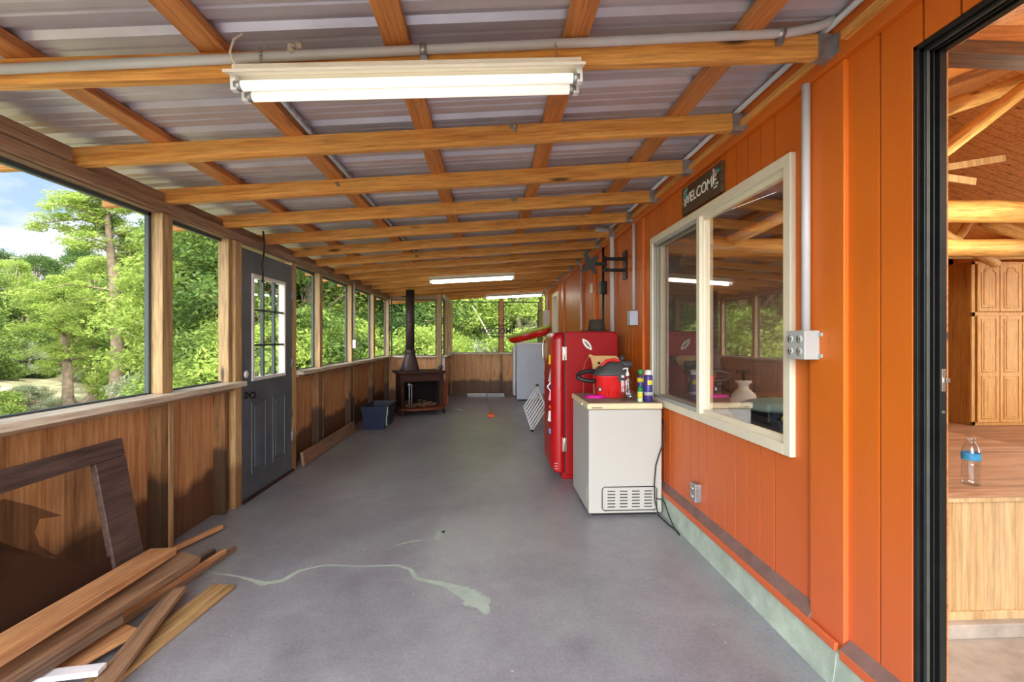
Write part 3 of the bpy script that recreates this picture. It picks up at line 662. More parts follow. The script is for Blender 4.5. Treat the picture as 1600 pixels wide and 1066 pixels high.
# wall conduit with four-gang outlet box
e = empty('outlet_box', (1.28, 1.81, 1.235)); setp(e, 'grey weatherproof outlet box with four sockets beside the big window', 'outlet box')
obj('box_body', MB().box(1.25, 1.315, 1.755, 1.868, 1.235, 1.352), 'boxgrey', e, bev=.004)
for zz in (1.243, 1.328): obj('mounting_tab', MB().box(1.306, 1.312, 1.735, 1.757, zz, zz + .015), 'boxgrey', e, bev=.002)
for a in (1.783, 1.838):
    for b in (1.268, 1.318):
        rc = obj('socket', MB().lathe([(.017, 0), (.017, .003), (.002, .0035)], n=14), 'boxgrey', e, mat4=Matrix.Translation((1.25, a, b)) @ Matrix.Rotation(R(-90), 4, 'Y'))
        obj('socket_slot', MB().box(1.245, 1.2468, a - .008, a - .005, b - .006, b + .006).box(1.245, 1.2468, a + .005, a + .008, b - .006, b + .006), 'boxdark', rc)
pipe('grey conduit rising from the outlet box right of the window', [(1.292, 1.805, 1.35), (1.292, 1.805, 2.36)], .016)
# low outlet on the wall
e = empty('metal_outlet', (1.31, 2.85, .29)); setp(e, 'small metal outlet box low on the orange wall beneath the window', 'outlet box')
obj('box_body', MB().box(1.285, 1.329, 2.80, 2.875, .285, .40), 'galv', e, bev=.004)
obj('socket', MB().lathe([(.02, 0), (.02, .006), (.003, .008)], n=14), 'chrome', e, mat4=Matrix.Translation((1.285, 2.84, .365)) @ Matrix.Rotation(R(-90), 4, 'Y'))
obj('socket', MB().lathe([(.02, 0), (.02, .006), (.003, .008)], n=14), 'chrome', e, mat4=Matrix.Translation((1.285, 2.84, .315)) @ Matrix.Rotation(R(-90), 4, 'Y'))
# other wall conduits
pipe('thick white conduit bending down the wall behind the refrigerator', [(1.1, 4.70, 2.46), (1.2, 4.72, 2.455), (1.262, 4.74, 2.43), (1.285, 4.75, 2.37), (1.29, 4.76, 2.25), (1.29, 4.76, .5)], .024)
cb = pipe('white conduit dropping to a small box left of the window', [(1.30, 4.07, 2.36), (1.30, 4.07, 1.58)], .013)
obj('junction_box', MB().box(1.255, 1.329, 4.03, 4.12, 1.44, 1.57), 'washer', cb, bev=.004)
pipe('thin pale conduit beside the far door trim', [(1.28, 6.36, 2.36), (1.28, 6.36, .6)], .014)
s = pipe('orange painted conduit with a white switch on it', [(1.31, 5.75, 2.36), (1.31, 5.75, .9)], .012, 'orange')
obj('switch', MB().box(1.28, 1.33, 5.71, 5.80, 1.90, 2.02), 'enamel', s, bev=.003)
s = pipe('dark pipe with a black box above the refrigerator', [(1.29, 5.15, 2.36), (1.29, 5.15, .9)], .013, 'blackmetal')
obj('box', MB().box(1.25, 1.33, 5.10, 5.21, 1.83, 1.97), 'black', s, bev=.003)
# far panel box and conduit at the end
e = empty('electric_panel', (1.26, 10.2, 1.35)); setp(e, 'grey electric panel box on the wall at the far right corner', 'electric panel')
obj('panel_box', MB().box(1.20, 1.33, 10.1, 10.35, 1.35, 1.95), 'boxgrey', e, bev=.005); obj('panel_conduit', MB().tube([(1.28, 10.2, 1.95), (1.28, 10.2, 2.42)], .02), 'pvc', e)
# left wall conduit with white switch box
s = pipe('grey conduit down the left wall post to a white switch box', [(-1.955, 6.64, 2.12), (-1.955, 6.64, 1.30)], .012)
obj('switch_box', MB().box(-1.965, -1.92, 6.60, 6.69, 1.18, 1.30), 'white', s, bev=.003)
setp(obj('bent_bar', MB().tube([(1.13, 10.72, 1.05), (1.13, 10.72, 1.93), (1.15, 10.72, 1.99), (1.19, 10.74, 1.98)], .014, 8), 'black'), 'black hooked bar upright at the right of the far screens', 'bar')

# mud nests on rafters
def nest(x, y, z, r, lab, sq=(1, .7, 1)):
    mb = MB(); rr = random.Random(int(abs(x) * 1000))
    for _ in range(9): mb.ball((x + rr.uniform(-r, r) * .6, y - rr.uniform(0, .4) * r, z + rr.uniform(-r, r) * .5), r * rr.uniform(.35, .6), 7, sq)
    setp(obj('mud_nest', mb, 'nest'), lab, 'wasp nest')
nest(.115, 2.275, 2.37, .022, 'small grey mud nest on the rafter behind the near light')
nest(-.62, 1.48, 2.245, .022, 'small brown nest clump on top of the near light fixture')
nest(.18, 3.48, 2.38, .02, 'pale mud nest on the fourth rafter near the middle')
nest(.19, 1.665, 2.30, .022, 'small grey mud nest on the conduit rafter right of the light')
nest(-.95, 2.88, 2.28, .018, 'small grey mud nest on the third rafter left side')
nest(-.85, 5.29, 2.27, .018, 'small mud nest on a rafter ahead of the middle light')

# ---------------------------------------------------------------- TV bracket
e = empty('tv_bracket', (1.3, 4.42, 2.04)); setp(e, 'black swivel television bracket on the orange wall above the refrigerator', 'tv bracket')
obj('wall_plate', MB().box(1.314, 1.33, 4.36, 4.47, 1.90, 2.18), 'blackmetal', e, bev=.003)
for z in (2.10, 1.99): obj('arm', MB().box(1.12, 1.32, 4.395, 4.43, z - .015, z + .015).tube([(1.12, 4.41, z - .02), (1.12, 4.41, z + .02)], .018), 'blackmetal', e, bev=.003)
obj('arm', MB().box(.99, 1.13, 4.36, 4.40, 2.03, 2.06).tube([(1.12, 4.39, 1.97), (1.12, 4.39, 2.12)], .012), 'blackmetal', e, bev=.003)
xp = MB()
pl = [(a * .62, b * .62) for a, b in [(-.14, .14), (-.09, .15), (0, .075), (.09, .15), (.14, .14), (.10, .06), (.085, 0), (.10, -.06), (.14, -.14), (.09, -.15), (0, -.075), (-.09, -.15), (-.14, -.14), (-.10, -.06), (-.085, 0), (-.10, .06)]]
xp.prism([(a, b) for a, b in pl], -.006, .006, 'y')
obj('mounting_plate', xp, 'vacgrey', e, mat4=Matrix.Translation((.965, 4.35, 2.04)) @ Matrix.Rotation(R(6), 4, 'Y') @ Matrix.Rotation(R(18), 4, 'Z'))

# ---------------------------------------------------------------- WELCOME plaque above the window
e = empty('welcome_plaque', (1.315, 2.78, 2.15)); setp(e, 'dark wooden WELCOME plaque with painted flowers above the big window', 'sign')
mb = MB()
for k in range(3): mb.box(1.305, 1.328, 2.516 + .004 * (k % 2), 3.049 - .006 * (k % 2), 2.152 + k * .060, 2.210 + k * .060)
obj('board', mb, 'signwood', e, bev=.003)
text('lettering', 'WELCOME', .092, face_mx((1.304, 2.79, 2.24), (-1, 0, 0)), 'ltpaint', e, .001, 1.0)
def flowers(cy, cz, sd):
    rr = random.Random(sd); a = MB(); b = MB()
    for _ in range(9):
        t = rr.uniform(0, 2 * PI); L = rr.uniform(.025, .045); c = (cy + rr.uniform(-.02, .02), cz + rr.uniform(-.02, .02))
        q = (c[0] + L * math.cos(t), c[1] + L * math.sin(t)); p = (-math.sin(t) * .007, math.cos(t) * .007)
        a.prism([c, ((c[0] + q[0]) / 2 + p[0], (c[1] + q[1]) / 2 + p[1]), q, ((c[0] + q[0]) / 2 - p[0], (c[1] + q[1]) / 2 - p[1])], 1.3025, 1.3048, 'x')
    for _ in range(3):
        c = (cy + rr.uniform(-.025, .025), cz + rr.uniform(-.025, .025)); b.prism([(c[0] + .011 * math.cos(t), c[1] + .011 * math.sin(t)) for t in [k * PI / 4 for k in range(8)]], 1.301, 1.3048, 'x')
    obj('painted_leaves', a, 'teal_leaf', e); obj('painted_flowers', b, 'pinkflower', e)
flowers(2.575, 2.285, 1); flowers(2.985, 2.285, 2)
obj('painted_dashes', MB().box(1.303, 1.3048, 2.55, 2.61, 2.212, 2.219).box(1.303, 1.3048, 2.56, 2.60, 2.195, 2.202).box(1.303, 1.3048, 2.96, 3.02, 2.222, 2.228).box(1.303, 1.3048, 2.97, 3.01, 2.205, 2.211), 'ltpaint', e)

# metal WELCOME scroll sign at the far end
e = empty('metal_welcome_sign', (.25, 10.76, 1.5)); setp(e, 'black metal WELCOME scroll sign hung on the far end post', 'sign')
text('lettering', 'WELCOME', .19, face_mx((.16, 10.765, 1.49)), 'blackmetal', e, .004, .92, .018)
sc = MB()
def scroll(cx, cz, r, t0, t1, d=1):
    sc.tube([(cx + d * r * (1 - .75 * k / 22) * math.cos(t0 + (t1 - t0) * k / 22), 10.765, cz + r * (1 - .75 * k / 22) * math.sin(t0 + (t1 - t0) * k / 22)) for k in range(23)], .007, 6)
for d_ in (-1, 1):
    scroll(.22 + d_ * .10, 1.72, .10, -PI / 2, 3.2, d_); scroll(.22 + d_ * .22, 1.64, .07, -PI / 2, 3.2, d_); scroll(.22 + d_ * .46, 1.56, .11, -1.2, 3.0, d_); scroll(.22 + d_ * .14, 1.38, .06, PI / 2, -3.0, d_)
sc.tube([(-.2, 10.765, 1.60), (.2, 10.765, 1.64), (.6, 10.765, 1.60)], .007, 6); sc.tube([(-.1, 10.765, 1.40), (.2, 10.765, 1.35), (.5, 10.765, 1.40)], .007, 6)
obj('scrollwork', sc, 'blackmetal', e)

# ---------------------------------------------------------------- chest freezer
e = empty('chest_freezer', (1.0, 3.65, 0)); setp(e, 'small white chest freezer with a yellowed lid against the orange wall', 'freezer')
fx0, fx1, fy0, fy1 = .728, 1.278, 3.335, 3.975
obj('body', MB().box(fx0, fx1, fy0, fy1, .022, .79), 'freezer', e, bev=.008)
obj('foot_rail', MB().box(fx0 + .03, fx1 - .03, fy0 + .03, fy1 - .03, 0, .03), 'black', e)
obj('lid', MB().box(fx0 - .012, fx1 + .006, fy0 - .008, fy1 + .004, .793, .838), 'lid', e, bev=.01)
obj('lid_top', MB().box(fx0 + .002, fx1 - .006, fy0 + .006, fy1 - .01, .830, .8405), 'grime', e, bev=.003)
obj('lid_handle', MB().box(fx0 - .022, fx0 - .006, 3.50, 3.72, .80, .82), 'lid', e, bev=.005)
obj('lid_groove', MB().box(fx0 + .02, fx0 + .10, fy0 - .0095, fy0 - .007, .803, .812), 'grime', e)
vg = MB(); a0, a1, b0, b1 = .828, 1.238, .045, .218
pts = [(a0 + .015, b0), (a1 - .015, b0), (a1, b0 + .015), (a1, b1 - .015), (a1 - .015, b1), (a0 + .015, b1), (a0, b1 - .015), (a0, b0 + .015), (a0 + .015, b0)]
vg.tube([(p[0], fy0 - .002, p[1]) for p in pts], .0035, 6)
g = obj('vent_outline', vg, 'black', e)
vs = MB()
for c in range(4):
    for r in range(6): x = a0 + .04 + c * .092; z = b0 + .022 + r * .023; vs.box(x, x + .058, fy0 - .002, fy0 + .001, z, z + .007)
obj('vent_slots', vs, 'black', e)
obj('vent_screw', MB().ball((a0 + .03, fy0 - .003, b1 + .006), .005).ball((a1 - .02, fy0 - .003, b1 + .006), .005).ball((a0 + .03, fy0 - .003, b0 - .006), .005).ball((a1 - .02, fy0 - .003, b0 - .006), .005), 'galv', e)
obj('stain', MB().prism([(3.40 + .016 * math.cos(t) , .15 + .06 * math.sin(t)) for t in [k * PI / 5 for k in range(10)]], fx0 - .0009, fx0 + .001, 'x'), 'lid', e)
obj('power_cord', MB().tube([(1.285, 3.36, .72), (1.288, 3.32, .66), (1.28, 3.30, .56), (1.25, 3.31, .47), (1.225, 3.315, .38), (1.215, 3.318, .25), (1.215, 3.31, .12), (1.225, 3.26, .03), (1.255, 3.15, .008), (1.27, 3.05, .008), (1.262, 2.98, .008)], .005, 7).tube([(1.23, 3.325, .13), (1.27, 3.325, .125), (1.284, 3.30, .11), (1.278, 3.2, .05), (1.262, 3.05, .01)], .004, 7), 'black', e)

# things on the freezer
FZ = .8405
e = empty('shop_vacuum', (.985, 3.70, FZ)); setp(e, 'red wet-dry vacuum with charcoal lid and black hose on the freezer', 'vacuum cleaner')
def rr_ring(cx, cy_, z, a, b, n=24, p=3.2):
    return [(cx + a * math.copysign(abs(math.cos(t)) ** (2 / p), math.cos(t)), cy_ + b * math.copysign(abs(math.sin(t)) ** (2 / p), math.sin(t)), z) for t in (2 * PI * k / n for k in range(n))]
cxv, cyv = .985, 3.70
obj('tank', MB().loft([rr_ring(cxv, cyv, FZ + .002, .112, .105), rr_ring(cxv, cyv, FZ + .01, .118, .11), rr_ring(cxv, cyv, FZ + .16, .132, .12), rr_ring(cxv, cyv, FZ + .172, .14, .128), rr_ring(cxv, cyv, FZ + .182, .14, .128)]), 'vacred', e)
q = MB()
for k in (-.07, .0, .05): q.tube([(cxv + k, cyv - .108, FZ + .015), (cxv + k, cyv - .116, FZ + .07), (cxv + k + .012, cyv - .121, FZ + .10), (cxv + k + .026, cyv - .116, FZ + .07), (cxv + k + .026, cyv - .108, FZ + .015)], .0045, 6)
obj('tank_ribs', q, 'vacred', e)
obj('lid', MB().loft([rr_ring(cxv, cyv, FZ + .182, .147, .133), rr_ring(cxv, cyv, FZ + .197, .145, .131), rr_ring(cxv + .015, cyv, FZ + .245, .112, .105), rr_ring(cxv + .03, cyv, FZ + .275, .075, .08), rr_ring(cxv + .035, cyv, FZ + .285, .05, .06)]), 'vacgrey', e)
obj('handle', MB().tube([(cxv - .085, cyv - .02, FZ + .225), (cxv - .07, cyv - .02, FZ + .265), (cxv - .03, cyv - .02, FZ + .298), (cxv + .03, cyv - .02, FZ + .306), (cxv + .07, cyv - .02, FZ + .292), (cxv + .085, cyv - .02, FZ + .26)], .013, 10), 'vacred', e)
obj('outlet_port', MB().tube([(cxv + .06, cyv - .03, FZ + .265), (cxv + .17, cyv - .04, FZ + .27)], [.03, .026], 12), 'vacgrey', e)
obj('latch', MB().box(cxv + .03, cxv + .085, cyv - .140, cyv - .126, FZ + .135, FZ + .19), 'vacgrey', e, bev=.004)
hp = [(cxv - .12, cyv - .02, FZ + .135)] + [(cxv - .14 - .135 * math.sin(t), cyv - .02 - .02 * math.cos(t), FZ + .172 - .04 * math.cos(t)) for t in [PI * k / 14 for k in range(15)]] + [(cxv - .10, cyv + .04, FZ + .205)]
obj('hose', MB().tube(hp, .017, 12), 'black', e)
obj('badge', MB().box(cxv - .122, cxv - .10, cyv - .112, cyv - .104, FZ + .055, FZ + .095), 'vacgrey', e, bev=.002)
obj('badge_mark', MB().box(cxv - .118, cxv - .106, cyv - .1135, cyv - .1115, FZ + .065, FZ + .08), 'white', e)
e = empty('tan_board', (.99, 3.93, FZ)); setp(e, 'tan cut-out wooden board with two dark holes propped behind the vacuum', 'wooden board')
obj('board', MB().prism([(.855, FZ + .33), (.865, FZ + .345), (.90, FZ + .33), (1.10, FZ + .328), (1.125, FZ + .30), (1.10, FZ + .25), (1.07, FZ + .215), (1.03, FZ + .2), (1.03, FZ), (.90, FZ), (.895, FZ + .2), (.885, FZ + .27), (.872, FZ + .315), (.86, FZ + .315)], 3.92, 3.945, 'y'), 'tan', e, bev=.004)
obj('hole', MB().lathe([(.011, 0), (.011, .003)], n=12), 'soot', e, mat4=Matrix.Translation((.945, 3.92, FZ + .265)) @ Matrix.Rotation(R(90), 4, 'X'))
obj('hole', MB().lathe([(.007, 0), (.007, .003)], n=12), 'soot', e, mat4=Matrix.Translation((1.01, 3.92, FZ + .268)) @ Matrix.Rotation(R(90), 4, 'X'))
obj('wheel', MB().tube([(1.135, 3.93, FZ + .30), (1.165, 3.93, FZ + .30)], .032, 14), 'vacgrey', e)
obj('cord', MB().tube([(.86, 3.93, FZ + .32), (.82, 3.92, FZ + .27), (.805, 3.90, FZ + .2), (.805, 3.90, FZ + .004)], .003, 6), 'cardboard', e)
e = empty('pump_bottle', (1.068, 3.50, FZ)); setp(e, 'clear plastic bottle with a white pump top on the freezer', 'bottle')
obj('bottle', MB().loft([rr_ring(1.068, 3.5, FZ + .0, .03, .022), rr_ring(1.068, 3.5, FZ + .06, .032, .023), rr_ring(1.068, 3.5, FZ + .12, .024, .02), rr_ring(1.068, 3.5, FZ + .16, .028, .02), rr_ring(1.068, 3.5, FZ + .175, .012, .012), rr_ring(1.068, 3.5, FZ + .19, .012, .012)]), 'clear', e)
pm = obj('pump', MB().lathe([(.014, .188), (.014, .21), (.008, .215), (.005, .235), (.005, .245)], (1.068, 3.5, FZ), 12).tube([(1.075, 3.5, FZ + .247), (1.04, 3.495, FZ + .245), (1.03, 3.493, FZ + .238)], .005, 8), 'white', e)
e = empty('clear_spray_bottle', (1.03, 3.46, FZ)); setp(e, 'tall crinkled clear bottle standing left of the pump bottle', 'bottle')
obj('bottle', MB().loft([rr_ring(1.022, 3.47, FZ + .0, .021, .018), rr_ring(1.022, 3.47, FZ + .10, .022, .019), rr_ring(1.022, 3.47, FZ + .155, .02, .018), rr_ring(1.022, 3.47, FZ + .178, .011, .01)]), 'clear', e)
obj('cap', MB().lathe([(.012, .178), (.012, .195), (.002, .196)], (1.022, 3.47, FZ), 12), 'white', e)
mb = MB(); rr = random.Random(5)
gx, gy = 1.115, 3.56
mb.loft([[(gx + (a * (.85 + .3 * rr.random())) * math.cos(2 * PI * k / 12), gy + (a * (.85 + .3 * rr.random())) * math.sin(2 * PI * k / 12), FZ + z) for k in range(12)] for a, z in ((.04, .001), (.048, .02), (.035, .045), (.015, .065))])
setp(obj('plastic_bag', mb, 'clear'), 'crumpled clear plastic wrapper between the pump bottle and cans', 'plastic bag')
e = empty('small_bottle', (1.135, 3.40, FZ)); setp(e, 'small pale bottle with a green cap and yellow label on freezer corner', 'bottle')
obj('bottle', MB().lathe([(.019, 0), (.020, .005), (.020, .07), (.016, .08)], (1.135, 3.4, FZ), 14), 'palegreen', e)
obj('label_band', MB().lathe([(.0206, .03), (.0206, .068)], (1.135, 3.4, FZ), 14), 'yellow', e)
obj('cap', MB().lathe([(.019, .079), (.018, .095), (.010, .12), (.004, .122)], (1.135, 3.4, FZ), 14), 'green', e)
e = empty('green_top_bottle', (1.172, 3.50, FZ)); setp(e, 'yellow-banded bottle with a dark green top behind the purple can', 'bottle')
obj('bottle', MB().lathe([(.026, 0), (.027, .01), (.027, .17), (.014, .19), (.014, .2)], (1.172, 3.5, FZ), 14), 'purple', e)
obj('label_band', MB().lathe([(.0276, .14), (.0276, .172)], (1.172, 3.5, FZ), 14), 'yellow', e)
obj('sprayer_top', MB().lathe([(.016, .195), (.016, .215), (.009, .235), (.003, .24)], (1.172, 3.5, FZ), 12).box(1.15, 1.195, 3.49, 3.51, FZ + .218, FZ + .232), 'green', e)
e = empty('aerosol_can', (1.198, 3.40, FZ)); setp(e, 'purple aerosol can with a white cap beside the window frame', 'spray can')
obj('can', MB().lathe([(.030, 0), (.032, .004), (.032, .195), (.026, .205)], (1.198, 3.40, FZ), 18), 'purple', e)
obj('cap', MB().lathe([(.027, .204), (.027, .208), (.024, .235), (.018, .24), (.002, .241)], (1.198, 3.4, FZ), 18), 'white', e)
obj('label_patch', MB().loft([[(1.198 + .0325 * math.sin(t), 3.4 - .0325 * math.cos(t), FZ + z) for t in (-.5, -.2, .1, .4, .8)] for z in (.13, .165)], cap=False, closed=False), 'yellow', e)
obj('label_band', MB().lathe([(.0323, .05), (.0323, .075)], (1.198, 3.4, FZ), 18), 'boxgrey', e)
mb = MB(); rr = random.Random(3)
mb.loft([[(.85 + a * math.cos(2 * PI * k / 16) * (1 + .12 * math.sin(3 * k)), 3.62 + a * .55 * math.sin(2 * PI * k / 16), FZ + z) for k in range(16)] for a, z in ((.088, .001), (.092, .012), (.08, .024), (.03, .028))])
setp(obj('pink_glove', mb, 'pink'), 'crumpled magenta cloth lying on the freezer lid', 'cloth')

# ---------------------------------------------------------------- red refrigerator
e = empty('retro_refrigerator', (.88, 4.5, 0)); setp(e, 'old red rounded refrigerator with stickers standing behind the chest freezer', 'refrigerator')
ry0, ry1, rh = 4.22, 4.86, 1.385
def rrect(y0, y1, z0, z1, r, n=6):
    pts = []
    for (cy_, cz_, a) in ((y1 - r, z1 - r, 0), (y0 + r, z1 - r, 90), (y0 + r, z0 + .02, 180), (y1 - r, z0 + .02, 270)):
        rr_ = r if a < 100 else .02
        if a >= 100: cy_ = y0 + rr_ if a == 180 else y1 - rr_
        for k in range(n + 1): t = R(a + 90 * k / n); pts.append((cy_ + rr_ * math.cos(t), cz_ + rr_ * math.sin(t)))
    return pts
# body: side outline rounded where it meets the front top
obj('body', MB().prism([(.70, .04), (1.20, .04), (1.20, rh - .05), (1.19, rh - .015), (1.165, rh), (.70, rh)], ry0, ry1, 'y'), 'red_dark', e, bev=.012)
rings = []
for t, ins in ((0, .0), (.045, .0), (.08, .012), (.10, .03), (.115, .06), (.122, .10)):
    rings.append([(.69 - t, p[0], p[1]) for p in rrect(ry0 + ins, ry1 - ins, .06 + ins * .8, rh - .005 - ins * 1.0, max(.07 - ins * .3, .03))])
dr_ = obj('door', MB().loft(rings), 'red', e, bev=.0)
obj('gasket', MB().box(.688, .702, ry0 + .008, ry1 - .01, .06, rh - .02), 'black', e)
obj('top_dust', MB().box(.74, 1.16, ry0 + .03, ry1 - .03, rh - .002, rh + .002), 'plank_brown', e)
for z in (1.18, .33): obj('hinge', MB().box(.672, .712, ry0 - .012, ry0 + .01, z - .065, z + .065).tube([(.69, ry0 - .012, z - .065), (.69, ry0 - .012, z + .065)], .009, 8), 'chrome', e, bev=.003)
obj('base_plinth', MB().box(.67, 1.18, ry0 + .015, ry1 - .02, 0, .06), 'red_dark', e, bev=.01)
obj('door_handle', MB().tube([(.575, 4.72, 1.30), (.548, 4.72, 1.27), (.548, 4.72, 1.12), (.575, 4.72, 1.09)], .012, 8), 'chrome', dr_)
hs = obj('lock_hole', MB().box(.600, .606, ry0 + .02, ry0 + .045, 1.22, 1.32), 'soot', dr_, bev=.002)
obj('grille_lines', MB().box(.60, .66, ry0 + .005, ry0 + .02, .10, .106).box(.60, .66, ry0 + .005, ry0 + .02, .125, .131).box(.60, .66, ry0 + .005, ry0 + .02, .15, .156), 'chrome', dr_)
def sticker(u_, z, w_, h_, m, rot=0, nm='sticker', y=ry0 + .075):
    obj(nm, MB().box(-.0015, .0015, -w_ / 2, w_ / 2, -h_ / 2, h_ / 2), m, dr_, mat4=Matrix.Translation((u_, y, z)) @ Matrix.Rotation(R(42), 4, 'Z') @ Matrix.Rotation(R(rot), 4, 'X'))
sticker(.5735, 1.12, .05, .09, 'yellow', 0); sticker(.5735, .98, .03, .15, 'boxgrey', 15); sticker(.5735, .86, .07, .07, 'ltpaint', 45); sticker(.5725, .86, .045, .045, 'purple', 45)
sticker(.5735, .77, .04, .08, 'pinkflower', 10); sticker(.5735, .58, .06, .10, 'white', 8); sticker(.5735, .44, .045, .05, 'label_blue', 0); sticker(.5735, .67, .04, .03, 'orange_plastic', 0)
sp = []
for k in range(20): t = 2 * PI * k / 20; sp.append((.062 * math.cos(t) * (1 + .1 * math.cos(4 * t)), .026 * math.sin(t)))
pl_ = obj('side_sticker', MB().prism(sp, -.0012, .0012, 'y'), 'ltpaint', e, mat4=Matrix.Translation((.905, ry0 - .001, 1.265)) @ Matrix.Rotation(R(50), 4, 'Y'))
q = MB()
for (a_, w_, h_) in ((-.036, .008, .008), (-.020, .012, .016), (-.003, .012, .018), (.014, .014, .018), (.033, .012, .012)): q.box(a_ - w_ / 2, a_ + w_ / 2, -.0022, -.001, -h_ / 2, h_ / 2)
obj('worn_print', q, 'boxdark', pl_, bev=.0, mat4=Matrix.Translation((.905, ry0 - .001, 1.265)) @ Matrix.Rotation(R(50), 4, 'Y'))
# hat on top
e = empty('hat', (1.04, 4.42, rh + .002)); setp(e, 'dark brown brimmed hat lying on top of the red refrigerator', 'hat')
obj('crown', MB().lathe([(.085, .008), (.08, .05), (.072, .105), (.06, .118), (.03, .112), (.003, .108)], (1.04, 4.42, rh + .002), 20), 'hat', e)
obj('brim', MB().lathe([(.08, .006), (.125, .003), (.15, .008), (.15, .011), (.125, .007), (.08, .012)], (1.02, 4.42, rh + .002), 24, cap=False), 'hat', e)

# ---------------------------------------------------------------- far right: tote, shelf crate, rack, white cabinet, float
e = empty('wooden_crate', (.98, 6.4, 0)); setp(e, 'low slatted wooden crate shelf behind the red refrigerator', 'crate')
q = MB().box(.84, 1.26, 5.55, 7.3, .40, .43)
obj('top', q, 'plank_tan', e, bev=.003)
q = MB()
for k in range(11): y = 5.58 + k * .165; q.box(.845, .862, y, y + .05, .03, .40)
obj('front_slats', q, 'plank_tan', e); obj('bottom', MB().box(.84, 1.26, 5.55, 7.3, .0, .03), 'plank_tan', e); obj('side', MB().box(.86, 1.26, 5.55, 5.57, .03, .40).box(.86, 1.26, 7.28, 7.3, .03, .40), 'plank_brown', e)
e = empty('storage_tote', (1.02, 6.6, .43)); setp(e, 'dark blue-grey plastic tote on the slatted crate by the wall', 'storage bin')
def bin_(x0, x1, y0, y1, z0, z1, m, e, tp=.03):
    t = .006
    def ring(i, z, k=0): return [(x0 + i + k, y0 + i + k, z), (x1 - i - k, y0 + i + k, z), (x1 - i - k, y1 - i - k, z), (x0 + i + k, y1 - i - k, z)]
    mb = MB().loft([ring(tp + t, z0 + t), ring(tp, z0)][::-1][:1] + [ring(0, z1 - .03), ring(-.012, z1 - .03), ring(-.014, z1), ring(t, z1), ring(tp + t, z0 + t)], cap=True, sm=False)
    obj('bin_body', mb, m, e, bev=.003)
bin_(.83, 1.22, 6.2, 6.9, .431, .80, 'teal', e)
obj('handle_tag', MB().box(.812, .818, 6.3, 6.34, .58, .72), 'white', e)
# leaning white rack
e = empty('slatted_rack', (.7, 6.5, 0)); setp(e, 'white metal slatted rack leaning on the crate beside the refrigerator', 'rack')
def pxD(u, v, D): a = at(u, D); return Vector((a[0], a[1], 1.32 - (v - 529) / 711 * D))
B_ = pxD(831.5, 674, 6.46); L_ = pxD(818.5, 635, 6.75); R_ = pxD(853.5, 640, 6.50)
T_ = L_ + R_ - B_
q = MB().tube([L_, B_], .011, 8).tube([T_, R_], .011, 8); obj('rail', MB().tube([L_, B_], .012, 8), 'white', e); obj('rail', MB().tube([T_, R_], .012, 8), 'white', e)
for k in range(9):
    a = L_ + (B_ - L_) * (.02 + .96 * k / 8); b = T_ + (R_ - T_) * (.02 + .96 * k / 8); obj('slat', MB().tube([a, b], .012, 8), 'white', e)
obj('rubber_foot', MB().ball(B_ + Vector((0, 0, .0)), .024), 'blackmetal', e); obj('corner_knob', MB().ball(T_, .026), 'vacgrey', e)
# white cabinet
e = empty('white_appliance', (.85, 10.0, 0)); setp(e, 'tall white ribbed appliance against the far right corner', 'appliance')
obj('cabinet', MB().box(.56, 1.16, 9.60, 10.25, .03, 1.19), 'washer', e, bev=.012)
obj('top', MB().box(.545, 1.17, 9.59, 10.27, 1.19, 1.235), 'white', e, bev=.01)
q = MB()
for k in range(13): q.box(.60, 1.13, 9.594, 9.602, .12 + k * .08, .126 + k * .08)
obj('side_ribs', q, 'washer', e); obj('plinth', MB().box(.60, 1.12, 9.64, 10.2, 0, .04), 'black', e)
e = empty('second_appliance', (.85, 10.5, 0)); setp(e, 'white appliance pushed behind the tall ribbed one at the end wall', 'appliance')
obj('cabinet', MB().box(.52, 1.12, 10.29, 10.77, .03, 1.14), 'white', e, bev=.012); obj('plinth', MB().box(.56, 1.08, 10.33, 10.7, 0, .04), 'black', e)
# watermelon float
e = empty('pool_float', (.82, 9.7, 1.24)); setp(e, 'red watermelon slice pool float lying on the white appliance', 'pool float')
mm = Matrix.Translation((.83, 9.65, 1.415)) @ Matrix.Rotation(R(-15), 4, 'Y')
def half(r, h0, h1, n=20):
    rings = []
    for (k, z) in ((.70, -.13), (.88, -.10), (.98, -.04), (1.0, .02), (.96, .05)):
        rings.append([(r * 1.15 * k * math.cos(2 * PI * i / n), .45 * r * 1.6 * k * math.sin(2 * PI * i / n), z * h0) for i in range(n)])
    return MB().loft(rings)
obj('red_body', half(.40, .9, 0), 'floatred', e, mat4=mm)
ring_pts = [(.46 * math.cos(2 * PI * i / 28), .29 * math.sin(2 * PI * i / 28), .05) for i in range(29)]
obj('green_rim', MB().tube(ring_pts, .035, 10, cap=False), 'floatrind', e, mat4=mm)
q = MB()
for (a, b) in ((.0, 0), (.14, .03), (.22, -.05), (-.15, .05)): q.ball((a, b, .06), .035, 8, (1, .7, 1.1))
obj('seeds', q, 'black', e, mat4=mm)

# rake
e = empty('landscape_rake', (-.1, 10.3, 0)); setp(e, 'wide aluminium rake lying on the floor before the end wall', 'rake')
obj('rake_head', MB().box(-.52, .32, 10.30, 10.36, .06, .075), 'galv', e, bev=.002)
q = MB()
for k in range(34): x = -.51 + k * .0248; q.box(x, x + .008, 10.30, 10.31, .0, .065)
obj('tines', q, 'galv', e)
obj('handle', MB().tube([(-.08, 10.3, .065), (-.02, 9.2, .04), (.0, 8.0, .016)], .014, 8), 'galv', e)
obj('handle_grip', MB().tube([(.0, 8.02, .018), (.005, 7.75, .022)], .02, 8).box(-.04, .07, 7.62, 7.76, .001, .05), 'orange_plastic', e, bev=.008)

